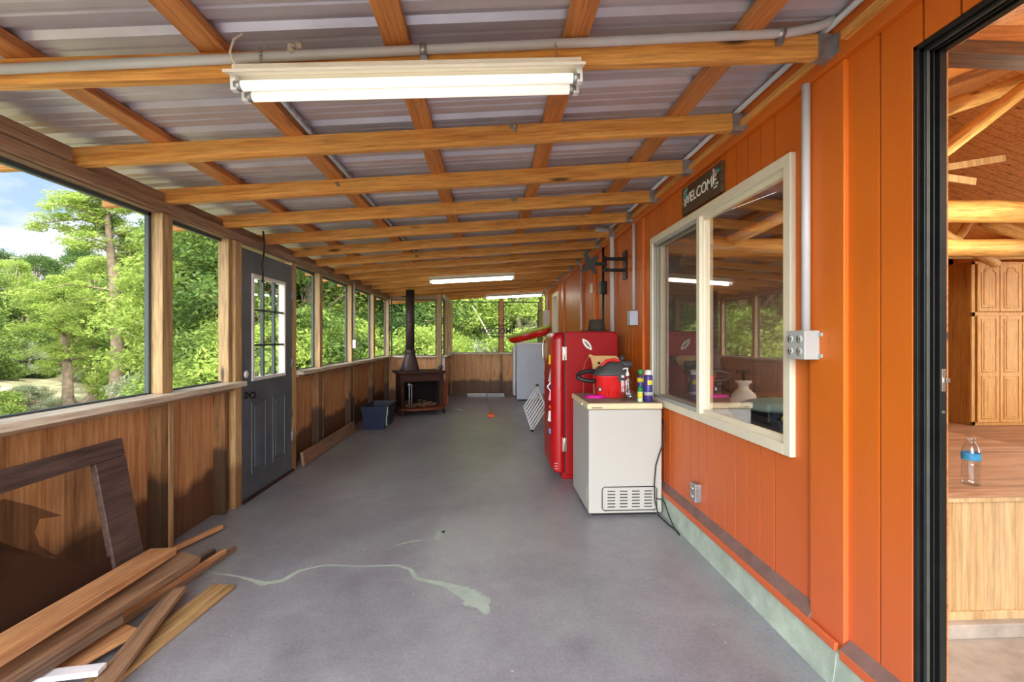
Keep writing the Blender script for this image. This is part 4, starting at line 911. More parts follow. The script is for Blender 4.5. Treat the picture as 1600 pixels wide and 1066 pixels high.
# ---------------------------------------------------------------- blue bin and baseboard plank on the left
e = empty('blue_bin', (-1.66, 6.95, 0)); setp(e, 'navy blue open plastic bin on the floor by the left wall', 'storage bin')
bin_(-1.85, -1.50, 6.62, 7.32, .0, .335, 'bluebin', e, .035)
obj('rope_tag', MB().tube([(-1.49, 6.66, .33), (-1.485, 6.655, .25), (-1.50, 6.66, .16), (-1.495, 6.655, .06)], .012, 6), 'cloth', e)
q = beam('loose_plank', (-1.93, 4.78, .075), (-1.93, 6.55, .075), .03, .145, 'plank_brown', roll=R(-8)); setp(q, 'long brown board standing on edge along the left wall past the door', 'board')

# ---------------------------------------------------------------- wood stove
e = empty('wood_stove', (-1.28, 8.25, 0), rotz=R(24)); setp(e, 'rusty cast iron fireplace stove with open front in the corner alcove', 'stove')
def so(name, mb, m, par=None, bev=.004, **k):
    o = obj(name, mb, m, None, bev=bev); C.objects.unlink(o); o.matrix_basis = Matrix.Translation((-1.28, 8.25, 0)) @ Matrix.Rotation(R(24), 4, 'Z')
    link(o, par or e); return o
q = MB().box(-.33, .33, .22, .25, .12, .68).box(-.36, -.31, -.22, .25, .12, .68).box(.31, .36, -.22, .25, .12, .68).box(-.34, .34, -.22, .25, .60, .70)
so('firebox', q, 'iron')
so('firebox_lining', MB().box(-.31, .31, .19, .22, .13, .60).box(-.31, -.295, -.15, .2, .13, .6).box(.295, .31, -.15, .2, .13, .6), 'soot')
so('top_plate', MB().prism([(-.42, -.28), (.42, -.28), (.42, .28), (-.42, .28)], .71, .745).prism([(-.40, -.26), (.40, -.26), (.40, .26), (-.40, .26)], .69, .71), 'iron', bev=.008)
so('hearth', MB().prism([(-.40, .25), (-.40, -.30), (-.30, -.42), (-.12, -.48), (.12, -.48), (.30, -.42), (.40, -.30), (.40, .25)], .09, .125), 'ironred', bev=.01)
so('front_frieze', MB().box(-.37, .37, -.245, -.215, .565, .69).box(-.33, .33, -.25, -.24, .59, .66), 'iron', bev=.006)
for sx in (-1, 1):
    so('side_pilaster', MB().prism([(sx * .385, .125), (sx * .385, .69), (sx * .325, .69), (sx * .30, .58), (sx * .325, .54), (sx * .325, .125)], -.25, -.20, 'y'), 'iron', bev=.005)
    so('door_leaf', MB().box(sx * .385, sx * .40, -.45, -.22, .14, .57).box(sx * .395, sx * .405, -.42, -.25, .18, .36).box(sx * .395, sx * .405, -.42, -.25, .38, .54), 'iron' if sx < 0 else 'ironred')
    f = so('finial', MB().lathe([(.012, 0), (.012, .03), (.03, .035)], (sx * .34, -.2, .745), 10).ball((sx * .34, -.2, .805), .042, 12), 'pipe', bev=0)
    for sy in (-.30, .2): so('leg', MB().tube([(sx * .33, sy, .10), (sx * .36, sy - .01, .05), (sx * .37, sy - .02, .0)], [.035, .022, .03], 8), 'iron', bev=0)
so('andiron', MB().tube([(-.24, -.27, .125), (-.24, -.27, .5)], .012, 8).tube([(-.20, -.27, .125), (-.20, -.27, .5)], .009, 8).ball((-.24, -.27, .52), .03).ball((-.20, -.27, .51), .02), 'galv', bev=0)
mb = MB(); rr = random.Random(9)
for _ in range(60): x, y, z = rr.uniform(-.27, .27), rr.uniform(-.25, .15), .13 + rr.random() * .06; s_ = rr.uniform(.015, .04); mb.box(x - s_, x + s_, y - s_ * .7, y + s_ * .7, z - .008, z + .012)
so('ash_bed', mb, 'ash', bev=0)
# flue: flared boot, pipe up through the roof
so('flue_boot', MB().loft([rr_ring(-.14, .08, .745, .17, .13), rr_ring(-.14, .08, .76, .165, .125), rr_ring(-.14, .08, 1.02, .095, .09, p=2.2), rr_ring(-.14, .08, 1.05, .09, .09, p=2), rr_ring(-.14, .08, 1.06, .098, .098, p=2), rr_ring(-.14, .08, 1.10, .098, .098, p=2), rr_ring(-.14, .08, 1.13, .08, .08, p=2)]), 'pipe', bev=0)
so('flue_pipe', MB().tube([(-.14, .08, 1.10), (-.14, .08, 2.19)], .078, 20).tube([(-.14, .08, 1.6), (-.14, .08, 1.63)], .082, 20), 'pipe', bev=0)
mb = MB(); rr = random.Random(4)
for k in range(5): x = -.76 + k * .035; mb.tube([(x, 8.85 - k * .03, .012), (x + .12, 8.42 - k * .03, .012)], .007, 6)
e2 = obj('metal_grate', mb.tube([(-.78, 8.86, .012), (-.6, 8.70, .012)], .008, 6).tube([(-.65, 8.43, .012), (-.48, 8.30, .012)], .008, 6), 'pvc'); setp(e2, 'pale wire grate lying on the floor right of the stove', 'grate')

# ---------------------------------------------------------------- leaning brown screen-door frame
e = empty('old_screen_door', (-1.78, 1.6, 0)); setp(e, 'brown wooden screen-door frame with torn sagging screen leaning on the left wall', 'screen door')
xb_, xt_, hh = -1.79, -1.935, .80
Lh = math.hypot(xt_ - xb_, hh); ax = Vector((xt_ - xb_, 0, hh)).normalized()
mp_ = Matrix((Vector((0, 1, 0)), ax, Vector((0, 1, 0)).cross(ax))).transposed().to_4x4(); mp_.translation = (xb_, 0, 0)
M['screen_thin'] = see('thin_brown_screen', (1, 1, 1, 1), .45, refl=False); M['screen_thin'].node_tree.nodes['Diffuse BSDF'].inputs[0].default_value = srgb(64, 44, 34)
def fb(nm, a0, a1, b0, b1, t=.03, z=0, m='frame_brown', bev=.004, poly=None):
    mb = MB().prism(poly, z, z + t) if poly else MB().box(a0, a1, b0, b1, z, z + t); return obj(nm, mb, m, e, mat4=mp_, bev=bev)
fb('stile', .55, 2.455, Lh - .088, Lh); fb('stile', .55, 2.455, 0, .088); 
fb('rail', 2.275, 2.455, .09, Lh - .09); fb('rail', .55, .68, .09, Lh - .09)
curve = [(2.28, .275), (2.22, .27), (2.13, .315), (1.99, .41), (1.85, .53), (1.76, .63), (1.6, .68), (1.3, .69), (1.0, .66), (.68, .6)]
obj('torn_screen', MB().prism([(2.28, .09)] + curve + [(.68, .09)], .012, .016), 'screen_brown', e, mat4=mp_)
curve2 = [(1.4, .71), (1.87, .70), (1.97, .635), (2.08, .55), (1.985, .575), (1.955, .53), (1.965, .47), (2.03, .39), (1.85, .50), (1.4, .68)]
obj('torn_screen', MB().prism(curve2, .018, .021), 'screen_thin', e, mat4=mp_)
obj('spline_cord', MB().tube([(1.80, Lh - .09, .035), (1.81, Lh - .2, .04), (1.79, Lh - .3, .04), (1.78, Lh - .4, .035)], .004, 6), 'black', e, mat4=mp_)

# ---------------------------------------------------------------- loose planks
def pz_(u, v, z):
    m = (u - 800) / 711; n_ = (529 - v) / 711; k = (z - 1.32) / n_; return Vector(((m * cs + sn) * k, (-m * sn + cs) * k, z))
def plank(u1, v1, z1, u2, v2, z2, wd, th, m, lab, roll=0):
    a = pz_(u1, v1, z1); b = pz_(u2, v2, z2); o = beam('loose_plank', a, b, wd, th, m, roll=R(roll), bev=.003); setp(o, lab, 'plank', 'loose planks on the floor'); return o
plank(255, 862, .21, -60, 1052, .29, .13, .038, 'plank_tan', 'wide tan plank on top of the pile, nearest the leaning screen door')
plank(294, 870, .15, -40, 1070, .20, .14, .036, 'plank_brown', 'weathered brown plank next to the wide tan one', -15)
plank(172, 968, .10, -30, 1092, .13, .12, .05, 'plank_grey', 'dark splintered grey-brown board in the middle of the pile', 10)
plank(158, 958, .14, -40, 1066, .17, .035, .036, 'plank_yellow', 'narrow yellowish board beside the dark splintered board')
plank(208, 982, .05, 40, 1075, .045, .11, .02, 'plank_tan', 'short light tan plank near the white trim')
plank(278, 921, .075, 150, 1085, .055, .075, .022, 'plank_brown', 'brown board lying crosswise on top of the yellowish plank', 4)
plank(350, 916, .012, 150, 1072, .012, .12, .022, 'plank_yellow', 'yellowish plank flat on the concrete, outermost of the pile')
plank(347, 823, .03, 250, 868, .03, .022, .03, 'plank_tan', 'thin light strip pointing at the door past the pile')
plank(366, 857, .02, 170, 985, .02, .02, .03, 'plank_brown', 'thin dark strip, longest one toward the door')
plank(352, 861, .05, 170, 974, .05, .018, .03, 'plank_tan', 'thin orange strip lying on the dark strip')
plank(334, 861, .03, 190, 948, .03, .03, .03, 'plank_grey', 'thin dark strip between the orange strip and brown plank')
plank(250, 931, .01, 180, 982, .01, .03, .016, 'plank_tan', 'short thin tan offcut beside the crossing board')
plank(160, 1046, .085, -60, 1072, .085, .05, .02, 'white_trim', 'white painted trim board at the bottom left corner')

# ---------------------------------------------------------------- house interior
HX, HYF = 9.6, 9.2
FZI = .2
wbox('house_floor', 1.45, HX, 2.95, HYF, -.1, FZI, 'wood_floor', kind='structure')
wbox('pit_floor', 1.45, HX, -4, 2.95, -.15, .08, 'concrete', kind='structure')
# platform: pine panelled front, wood top
pf = empty('wooden_platform', (2.6, 2.3, .08)); setp(pf, 'low platform with pale pine board front and worn wood top inside the house', 'platform')
p1 = pz_(1478, 674, .68); p2 = pz_(1600, 696, .68)
dxy = (p2 - p1); far = p1 + dxy * 6; nearp = p1 - dxy * 1.6
PYF = 1.80
obj('top', MB().prism([(1.46, PYF), (6.0, PYF), (6.0, 1.9), (p2.x + .6, p2.y - .15), (p2.x, p2.y), (p1.x, p1.y), (1.9, 3.75), (1.46, 3.8)], .655, .68), 'wood_floor', pf, bev=.004)
q = MB(); x = 1.52; obj('front_frame', MB().box(1.46, 6, PYF + .01, PYF + .05, .14, .175).box(1.46, 6, PYF + .005, PYF + .05, .635, .655).box(1.46, 1.52, PYF + .01, PYF + .05, .17, .64), 'pine_panel', pf, bev=.003)
while x < 5.9:
    q.box(x + .004, x + .136, PYF + .018, PYF + .045, .175, .636); q.box(x - .008, x + .004, PYF + .012, PYF + .04, .175, .636); x += .14
obj('front_boards', q, 'pine_panel', pf, bev=.003)
obj('concrete_step', MB().box(1.46, 6, PYF - .02, 2.9, .08, .14), 'concrete', pf, bev=.006)
obj('price_tag', MB().box(1.785, 1.81, PYF + .01, PYF + .0165, .605, .625), 'white', pf)
# water bottle
bpos = pz_(1517, 757, .68)
e = empty('water_bottle', (bpos.x, bpos.y, .68)); setp(e, 'clear plastic water bottle with a blue label on the house platform', 'bottle')
prof = [(.028, 0), (.032, .004), (.032, .012)]
for k in range(6): prof += [(.0325, .016 + k * .014), (.0285, .023 + k * .014)]
prof += [(.031, .105), (.032, .11), (.032, .14), (.029, .155), (.018, .18), (.0125, .188), (.0125, .196)]
obj('bottle', MB().lathe(prof, (bpos.x, bpos.y, .68), 24), 'clear', e)
obj('label', MB().lathe([(.0326, .11), (.0326, .14)], (bpos.x, bpos.y, .68), 24, cap=False), 'label_blue', e)
obj('cap', MB().lathe([(.0145, .193), (.0145, .207), (.002, .208)], (bpos.x, bpos.y, .68), 16), 'clear', e)
# pump sprayer behind the window
sx_, sy_ = 1.95, 3.42
e = empty('pump_sprayer', (sx_, sy_, .68)); setp(e, 'white pump sprayer jug seen through the big window', 'sprayer')
obj('tank', MB().lathe([(.085, .0), (.092, .01), (.092, .17), (.085, .21), (.05, .245), (.038, .255), (.038, .285), (.058, .30), (.058, .315), (.03, .318)], (sx_, sy_, .68), 24), 'jug', e)
obj('pump_handle', MB().tube([(sx_, sy_, .99), (sx_, sy_, 1.06)], .014, 8).box(sx_ - .05, sx_ + .05, sy_ - .012, sy_ + .012, 1.05, 1.075), 'black', e)
obj('hose', MB().tube([(sx_ - .09, sy_, .90), (sx_ - .16, sy_ + .05, .95), (sx_ - .24, sy_ + .1, .88), (sx_ - .25, sy_ + .15, .75)], .007, 8), 'black', e)
obj('label', MB().loft([[(sx_ + .0925 * math.sin(t), sy_ - .0925 * math.cos(t), .68 + z) for t in (-.4, -.1, .2, .5)] for z in (.12, .145)], cap=False, closed=False), 'boxdark', e)
e = empty('tool_tote', (1.78, 2.72, .68)); setp(e, 'dark teal tote of tools and pale cloth behind the big window', 'storage bin')
bin_(1.60, 1.98, 2.45, 2.95, .681, .86, 'teal', e)
mb = MB(); rr = random.Random(2)
mb.loft([[(1.78 + a * (.9 + .2 * rr.random()) * math.cos(2 * PI * k / 14), 2.74 + a * 1.2 * (.9 + .2 * rr.random()) * math.sin(2 * PI * k / 14), z) for k in range(14)] for a, z in ((.17, .88), (.19, .90), (.14, .93), (.05, .95))])
setp(obj('folded_cloth', mb, 'cloth'), 'pale teal cloth heaped on the tool tote behind the window', 'cloth')
setp(obj('yellow_tool', MB().tube([(1.62, 2.43, .87), (1.75, 2.50, .93)], .022, 8), 'yellow'), 'yellow and black tool poking out of the tote behind the window', 'tool')
setp(obj('small_carton', MB().box(1.56, 1.74, 3.02, 3.18, .681, .78), 'cardboard', bev=.003), 'small carton between the sprayer and the tote behind the window', 'box')
# oak pantry
e = empty('pantry_cabinet', (6.8, 5.85, FZI)); setp(e, 'tall honey oak pantry cabinet with arched upper doors inside the house', 'cabinet')
cx0, cx1, cyf = 6.18, 7.46, 5.56; ct = 2.31
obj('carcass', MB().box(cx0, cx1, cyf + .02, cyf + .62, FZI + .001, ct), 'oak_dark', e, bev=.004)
obj('face_frame', MB().box(cx0, cx0 + .05, cyf, cyf + .02, FZI + .001, ct).box(cx0, cx1, cyf, cyf + .02, ct - .04, ct).box(cx0, cx1, cyf, cyf + .02, FZI + .001, FZI + .05).box(cx0, cx1, cyf, cyf + .02, 1.60, 1.66), 'oak', e, bev=.003)
def cab_door(x0, x1, z0, z1, arch=False, mid=None):
    d_ = obj('door', MB().box(x0, x1, cyf - .02, cyf - .001, z0, z1), 'oak', e, bev=.004)
    spans = [(z0 + .05, z1 - .05)] if not mid else [(z0 + .05, mid - .03), (mid + .03, z1 - .05)]
    for (a, b) in spans:
        xa, xb = x0 + .05, x1 - .05; xm = (xa + xb) / 2
        def pl(i):
            p = [(xa + i, a + i), (xb - i, a + i)]
            if arch: p += [(xb - i, b - .06), (xb - .03 - i * .5, b - .055 - i * .3), (xm + .05, b - .015 - i), (xm, b - i), (xm - .05, b - .015 - i), (xa + .03 + i * .5, b - .055 - i * .3), (xa + i, b - .06)]
            else: p += [(xb - i, b - i), (xa + i, b - i)]
            return p
        obj('recess_line', MB().tube([(p[0], cyf - .0205, p[1]) for p in pl(0) + [pl(0)[0]]], .004, 6), 'purlin', d_)
        obj('raised_field', MB().prism(pl(.03), cyf - .026, cyf - .019, 'y'), 'oak', d_, bev=.003)
for k in range(4):
    x0 = cx0 + .06 + k * .305
    if x0 + .29 > cx1: break
    cab_door(x0, x0 + .295, 1.665, ct - .03, True); cab_door(x0, x0 + .295, FZI + .04, 1.615, False, mid=.86)
# interior walls, sloped plank ceiling, logs
GAB = [(1.43, 0), (1.43, 2.62), (6.0, 4.38), (HX, 3.2), (HX, 0)]
obj('wall_back', MB().prism(GAB, HYF, HYF + .1, 'y'), 'darkbeam', kind='structure')
obj('wall_front', MB().prism(GAB, -4.0, -3.9, 'y'), 'interior_plank', kind='structure')
def slope_ceiling():
    mb = MB(); bw = .14; y = -4
    # boards run along x, roof rises away from the porch towards the ridge at x=6
    n = 0
    while y < HYF + .1:
        for (xa, za, xb, zb) in ((1.40, 2.62, 6.0, 4.4), (6.0, 4.4, HX + .1, 3.2)):
            y1 = y + bw - .008
            mb.add([(xa, y, za), (xb, y, zb), (xb, y1, zb), (xa, y1, za), (xa, y, za + .03), (xb, y, zb + .03), (xb, y1, zb + .03), (xa, y1, za + .03)], [(0, 1, 2, 3), (4, 7, 6, 5), (0, 4, 5, 1), (3, 2, 6, 7), (0, 3, 7, 4), (1, 5, 6, 2)])
        y += bw
    return mb
hc = empty('ceiling_house', (5, 3, 3), kind='structure')
obj('plank_boards', slope_ceiling(), 'interior_plank', hc)
obj('roof_deck', MB().prism([(1.2, 2.62), (1.2, 2.70), (6.0, 4.50), (HX + .3, 3.25), (HX + .3, 3.15), (6.0, 4.44), (1.40, 2.66)], -4, HYF + .1, 'y'), 'darkbeam', hc)
def log(pts, r, lab, m='log', rough=True):
    P0, P1 = Vector(pts[0]), Vector(pts[1]); d = P1 - P0; L = d.length; rr = random.Random(int(L * 1000)); ps = []; rs = []
    for k in range(13): ps.append((L * k / 12, rr.uniform(-.006, .006), rr.uniform(-.006, .006))); rs.append(r * (1 + rr.uniform(-.05, .05)))
    x = d.normalized(); y = Vector((0, 0, 1)).cross(x); y = y.normalized() if y.length > .01 else Vector((0, 1, 0)); z = x.cross(y); m4 = Matrix((x, y, z)).transposed().to_4x4(); m4.translation = P0
    o = obj('roof_log', MB().tube(ps, rs, 14), m, mat4=m4); setp(o, lab, 'log beam'); return o
def pd(u, v, D): return pxD(u, v, D)
log([pd(1440, 182, 4.2), pd(1720, 88, 4.8)], .075, 'thick peeled log rafter high in the doorway view, upper of two')
log([pd(1440, 262, 4.0), pd(1700, 62, 4.2)], .062, 'curved peeled log brace rising to the right through the doorway')
log([pd(1300, 330, 4.6), pd(1900, 333, 4.6)], .112, 'thick horizontal peeled log tie beam above the pantry')
log([pd(1460, 358, 5.0), pd(1556, 412, 5.4)], .055, 'slanting small log between the tie beam and the pantry')
log([pd(1400, 396, 6.6), pd(1900, 396, 6.8)], .085, 'dark horizontal log just over the pantry top')
log([pd(1488, 384, 6.0), pd(1520, 340, 6.0)], .05, 'short upright peeled log brace behind the tie beam')
log([pd(1540, 345, 5.2), pd(1680, 395, 5.4)], .08, 'sloping log end right of the tie beam')
o = beam('wall_plank', pd(1440, 268, 4.9), pd(1570, 247, 4.9), .02, .07, 'pine_panel', roll=0); setp(o, 'upper loose pale board nailed to the dark ceiling planks', 'board')
o = beam('wall_plank', pd(1440, 272, 4.7), pd(1524, 284, 4.7), .02, .07, 'pine_panel'); setp(o, 'lower loose pale board nailed to the dark ceiling planks', 'board')
o = beam('header_beam', pd(1380, 80, 2.3), pd(1900, 100, 2.3), .12, .07, 'darkbeam'); setp(o, 'dark rough beam across the top of the doorway view', 'beam')
o = beam('header_board', pd(1425, 58, 2.34), pd(1700, 56, 2.34), .04, .09, 'purlin'); setp(o, 'tan board above the dark beam in the doorway view', 'board')
# timbers seen through the porch window
log([(1.6, 4.6, 2.25), (5.5, 4.4, 2.25)], .09, 'peeled log tie beam seen through the big window')
log([(2.4, 4.5, 2.3), (4.4, 4.5, 3.2)], .06, 'slanting log brace seen through the big window')
# unseen east wall, wide openings added to let daylight into the house
wbox('wall_east', HX, HX + .1, -4, HYF, FZI - .2, .9, 'interior_plank', kind='structure')
for k in range(6): wbox('wall_east_pier_%s' % 'abcdef'[k], HX, HX + .1, -4 + k * 2.6, -4 + k * 2.6 + .25, .9, 3.2, 'interior_plank', kind='structure')
wbox('wall_east_top', HX, HX + .1, -4, HYF, 2.7, 3.25, 'interior_plank', kind='structure')
# unseen lamps added under the house ceiling to brighten the interior
for (lx, ly, lz) in ((3.4, .6, 2.35), (4.6, 3.4, 2.3)):
    e = empty('fill_lamp', (lx, ly, lz)); setp(e, 'added unseen fill lamp hanging from the house ceiling ' + ('near the sliding door' if ly < 1 else 'over the platform'), 'lamp')
    obj('cord', MB().tube([(lx, ly, lz + .1), (lx, ly, 3.1 + (lx - 2.6) * .387 - .35)], .004, 6), 'black', e)
    bm_ = bpy.data.materials.new('fill_lamp_glow'); bm_.use_nodes = True; bb = bm_.node_tree.nodes['Principled BSDF']; bb.inputs['Emission Color'].default_value = (1, .85, .62, 1); bb.inputs['Emission Strength'].default_value = 90; M['bulb'] = bm_
    obj('globe', MB().ball((lx, ly, lz), .12, 16), 'bulb', e)

# ---------------------------------------------------------------- outdoors: ground and trees
def ground_h(x, y):
    d_ = math.hypot(min(0, x + 2.2), max(0, y - 11)); d2 = max(0, -x - 2.2, y - 11.2)
    base = -.35 - 1.5 * min(1, max(0, (d2 - .5) / 9)) ** 1.2
    if d2 > 20: base += min(3.5, (d2 - 20) * .13)
    return base + .18 * math.sin(x * .7 + y * .3) * math.cos(y * .5) * min(1, d2 / 5)
n_ = 90; xs = np.linspace(-75, 40, n_); ys = np.linspace(-35, 85, n_); vs = [(x, y, ground_h(x, y) if not (-2.2 < x < 10 and y < 11) else -.35) for y in ys for x in xs]
gm, gt, gb = newmat('leafy_ground')
f, _ = noise_fac(gt, .35, detail=10, rnd=False); g2, _ = noise_fac(gt, 2.5, detail=8, rnd=False)
col = ramp(gt, f, [(.35, srgb(82, 98, 56)), (.5, srgb(122, 122, 84)), (.62, srgb(176, 160, 128))]); col = mixc(gt, .4, col, ramp(gt, g2, [(.35, srgb(66, 66, 44)), (.65, srgb(180, 172, 136))]))
gt.links.new(col, gb.inputs['Base Color']); gb.inputs['Roughness'].default_value = .95
me = MB(); me.add(vs, [(j * n_ + i, j * n_ + i + 1, (j + 1) * n_ + i + 1, (j + 1) * n_ + i) for j in range(n_ - 1) for i in range(n_ - 1)], True)
obj('ground', me, gm, kind='structure')

rng = np.random.default_rng(11)
def leaf_mesh(name, centers, radii, per, L, Wd, mat, flat=.5):
    """diamond leaves scattered through soft clumps"""
    cN = len(centers); n = cN * per
    c = np.repeat(np.asarray(centers, float), per, 0); r = np.repeat(np.asarray(radii, float), per, 0)
    d = rng.normal(size=(n, 3)); d /= np.linalg.norm(d, axis=1)[:, None]; k = rng.random(n)[:, None] ** .45
    p = c + d * k * r
    a = rng.normal(size=(n, 3)); a[:, 2] *= flat; a /= np.linalg.norm(a, axis=1)[:, None]
    b = np.cross(a, rng.normal(size=(n, 3))); b /= np.linalg.norm(b, axis=1)[:, None]
    s = (.6 + .8 * rng.random(n))[:, None]
    v = np.stack([p - a * L * s, p + b * Wd * s, p + a * L * s, p - b * Wd * s], 1).reshape(-1, 3)
    me = bpy.data.meshes.new(name); me.vertices.add(4 * n); me.vertices.foreach_set('co', v.ravel().astype(np.float32))
    me.loops.add(4 * n); me.loops.foreach_set('vertex_index', np.arange(4 * n, dtype=np.int32))
    me.polygons.add(n); me.polygons.foreach_set('loop_start', np.arange(0, 4 * n, 4, dtype=np.int32)); me.polygons.foreach_set('loop_total', np.full(n, 4, np.int32))
    me.update(calc_edges=True); me.materials.append(M[mat]); return me
def mesh_of(name, mb, mat):
    me = bpy.data.meshes.new(name); me.from_pydata([tuple(v) for v in mb.v], [], mb.f); me.polygons.foreach_set('use_smooth', [True] * len(me.polygons)); me.materials.append(M[mat]); return me
def cypress(sd, h, spread, mat, bark='bark', nb=52, start=.2, flare=.5, tr=.26, gap=None):
    rr = random.Random(sd); tp = []; ts = []
    for k in range(13):
        t = k / 12; tp.append((math.sin(t * 4 + sd) * .25 * t, math.cos(t * 3 + sd) * .2 * t, t * h * .97)); ts.append(tr * (1 - t) ** .8 + .03 + flare * max(0, 1 - t * 8) ** 2)
    tm = MB(); n = 16; rings = []
    zs = [0, .015, .035, .06, .09, .13] + [.2 + .8 * k / 9 for k in range(10)]
    for t in zs:
        r = tr * (1 - t) ** .8 + .03 + flare * max(0, 1 - t * 9) ** 2
        fl = .28 * max(0, 1 - t * 8)
        rings.append([(math.sin(t * 4 + sd) * .25 * t + r * (1 + fl * math.sin(5 * a + sd)) * math.cos(a), math.cos(t * 3 + sd) * .2 * t + r * (1 + fl * math.sin(5 * a + sd)) * math.sin(a), t * h * .97 - .1) for a in (2 * PI * i / n for i in range(n))])
    tm.loft(rings)
    bm_ = MB(); cen = []; rad = []
    for i in range(nb):
        t = start + (1 - start) * (i / nb) ** .85; L = spread * (1.02 - t) ** .65 * rr.uniform(.6, 1.15) + .35; a = rr.uniform(0, 2 * PI)
        if gap is not None and t < .8 and abs((a - gap + PI) % (2 * PI) - PI) < .75: a += PI * .6
        b = Vector((math.sin(t * 4 + sd) * .25 * t, math.cos(t * 3 + sd) * .2 * t, t * h)); dr_ = Vector((math.cos(a), math.sin(a), rr.uniform(-.05, .35)))
        pts = [b, b + dr_ * L * .5 + Vector((0, 0, .1)), b + dr_ * L + Vector((rr.uniform(-.3, .3), rr.uniform(-.3, .3), -.15 * L))]
        bm_.tube(pts, [.05 * (1.1 - t) + .012, .03 * (1.1 - t) + .01, .006], 5)
        for j in range(6):
            q = .25 + .8 * j / 5; p = pts[0].lerp(pts[1], q * 2) if q < .5 else pts[1].lerp(pts[2], (q - .5) * 2)
            s_ = rr.uniform(.28, .55) * (.6 + .5 * (1 - t)); cen.append((p.x + rr.uniform(-.25, .25), p.y + rr.uniform(-.25, .25), p.z + rr.uniform(-.1, .15))); rad.append((s_ * 1.25, s_ * 1.25, s_ * .55))
    return (mesh_of('trunk', tm, bark), mesh_of('branches', bm_, bark), leaf_mesh('foliage', cen, rad, 150, .055, .017, mat, .5))
def bushy(sd, h, spread, mat, bark='bark', nbl=150, low=.12, L=.075, Wd=.03, per=240):
    rr = random.Random(sd); tm = MB(); bm_ = MB()
    tm.tube([(0, 0, -.2), (rr.uniform(-.2, .2), .1, h * .3), (rr.uniform(-.5, .5), rr.uniform(-.4, .4), h * .62), (rr.uniform(-.6, .6), 0, h * .9)], [.2, .15, .1, .03], 8)
    cen = []; rad = []
    for i in range(nbl):
        z = low + (1 - low) * rr.random(); k = math.sin(PI * min(1, .18 + z * .80)) ** .6; a = rr.uniform(0, 2 * PI); q = (.45 + .55 * rr.random()) * spread * k
        c = (q * math.cos(a), q * math.sin(a), z * h); cen.append(c); s_ = rr.uniform(.35, .75) * max(h / 8, .55); rad.append((s_ * 1.2, s_ * 1.2, s_ * .8))
        if i % 6 == 0: bm_.tube([(0, 0, z * h * .6), (c[0] * .5, c[1] * .5, z * h * .82), c], [.05, .035, .01], 5)
    return (mesh_of('trunk', tm, bark), mesh_of('branches', bm_, bark), leaf_mesh('foliage', cen, rad, per, L, Wd, mat, .8))
V = {'cy1': cypress(1, 9.2, 3.3, 'leaf_light', nb=50, start=.46, gap=math.atan2(-1, .80) - .4), 'cy2': cypress(2, 6.2, 2.1, 'leaf_light', nb=36, start=.30, flare=.62, tr=.2), 'cyg': cypress(3, 10, 3.4, 'leaf_grey', 'bark_pale', nb=50, start=.2),
     'bm': bushy(4, 8, 3.2, 'leaf_mid'), 'bl': bushy(5, 9, 3.4, 'leaf_light', 'bark_pale'), 'bd': bushy(6, 9, 3.6, 'leaf_dark'), 'sh': bushy(7, 2.4, 1.8, 'leaf_mid', nbl=120, low=.02, per=190, L=.055, Wd=.024), 'shl': bushy(8, 2.2, 1.9, 'leaf_light', nbl=120, low=.02, per=190, L=.055, Wd=.024), 'shg': bushy(9, 1.8, 2.0, 'leaf_grey', 'bark_pale', nbl=120, low=.02, per=170, L=.06, Wd=.016)}
tree_n = [0]
def tree(v, u, D, sc_=1.0, lab=None, cat='tree', group=None, xy=None, zz=None, rz=None):
    x, y = xy if xy else at(u, D)
    if 0 > x > -2.6 and y < 11.5: return
    z = ground_h(x, y) if zz is None else zz
    e = empty('shrub' if cat == 'shrub' else ('cypress_tree' if v.startswith('cy') else 'leafy_tree'), (x, y, z)); tree_n[0] += 1
    e.rotation_euler = (0, 0, rz if rz is not None else random.uniform(0, 6.28)); e.scale = (sc_,) * 3
    for nm, me in zip(('trunk', 'branches', 'foliage'), V[v]):
        o = bpy.data.objects.new(nm, me); C.objects.link(o); o.parent = e
    setp(e, lab, cat, group); return e
tree('cy1', 182, 17.5, 1.05, 'tall light green cypress with a thick pale trunk seen through the nearest screen', rz=.4)
tree('cy2', 105, 20.5, .95, 'small cypress with a flared ribbed base left of the tall one', rz=1.0)
tree('cy2', 145, 23, .9, 'slender cypress standing between the flared one and the tall one', rz=2.2)
tree('shg', 40, 19, .55, 'grey scrubby bush at the far left below the window sill', 'shrub')
tree('sh', -50, 15, .75, 'dark bush low at the left edge beyond the screen', 'shrub')
tree('shl', 228, 15, .62, 'bright green bush beside the foot of the tall cypress', 'shrub')
for k, (v, u, D, s_) in enumerate((('shg', -10, 27, 1.2), ('sh', 30, 33, 1.9), ('shl', 85, 35, 1.4), ('sh', 130, 33, 1.6), ('shg', 150, 29, .9), ('shl', 212, 22, 1.0), ('sh', -60, 25, 1.5), ('sh', 225, 28, 1.7), ('sh', 60, 29, .7))):
    tree(v, u, D, s_, 'leafy undergrowth bush on the bank behind the cypresses', 'shrub', 'bushes on the bank')
tree('shg', 310, 15, 1.2, 'pale feathery bush low in the second screen', 'shrub')
g1 = 'background trees left of the porch'
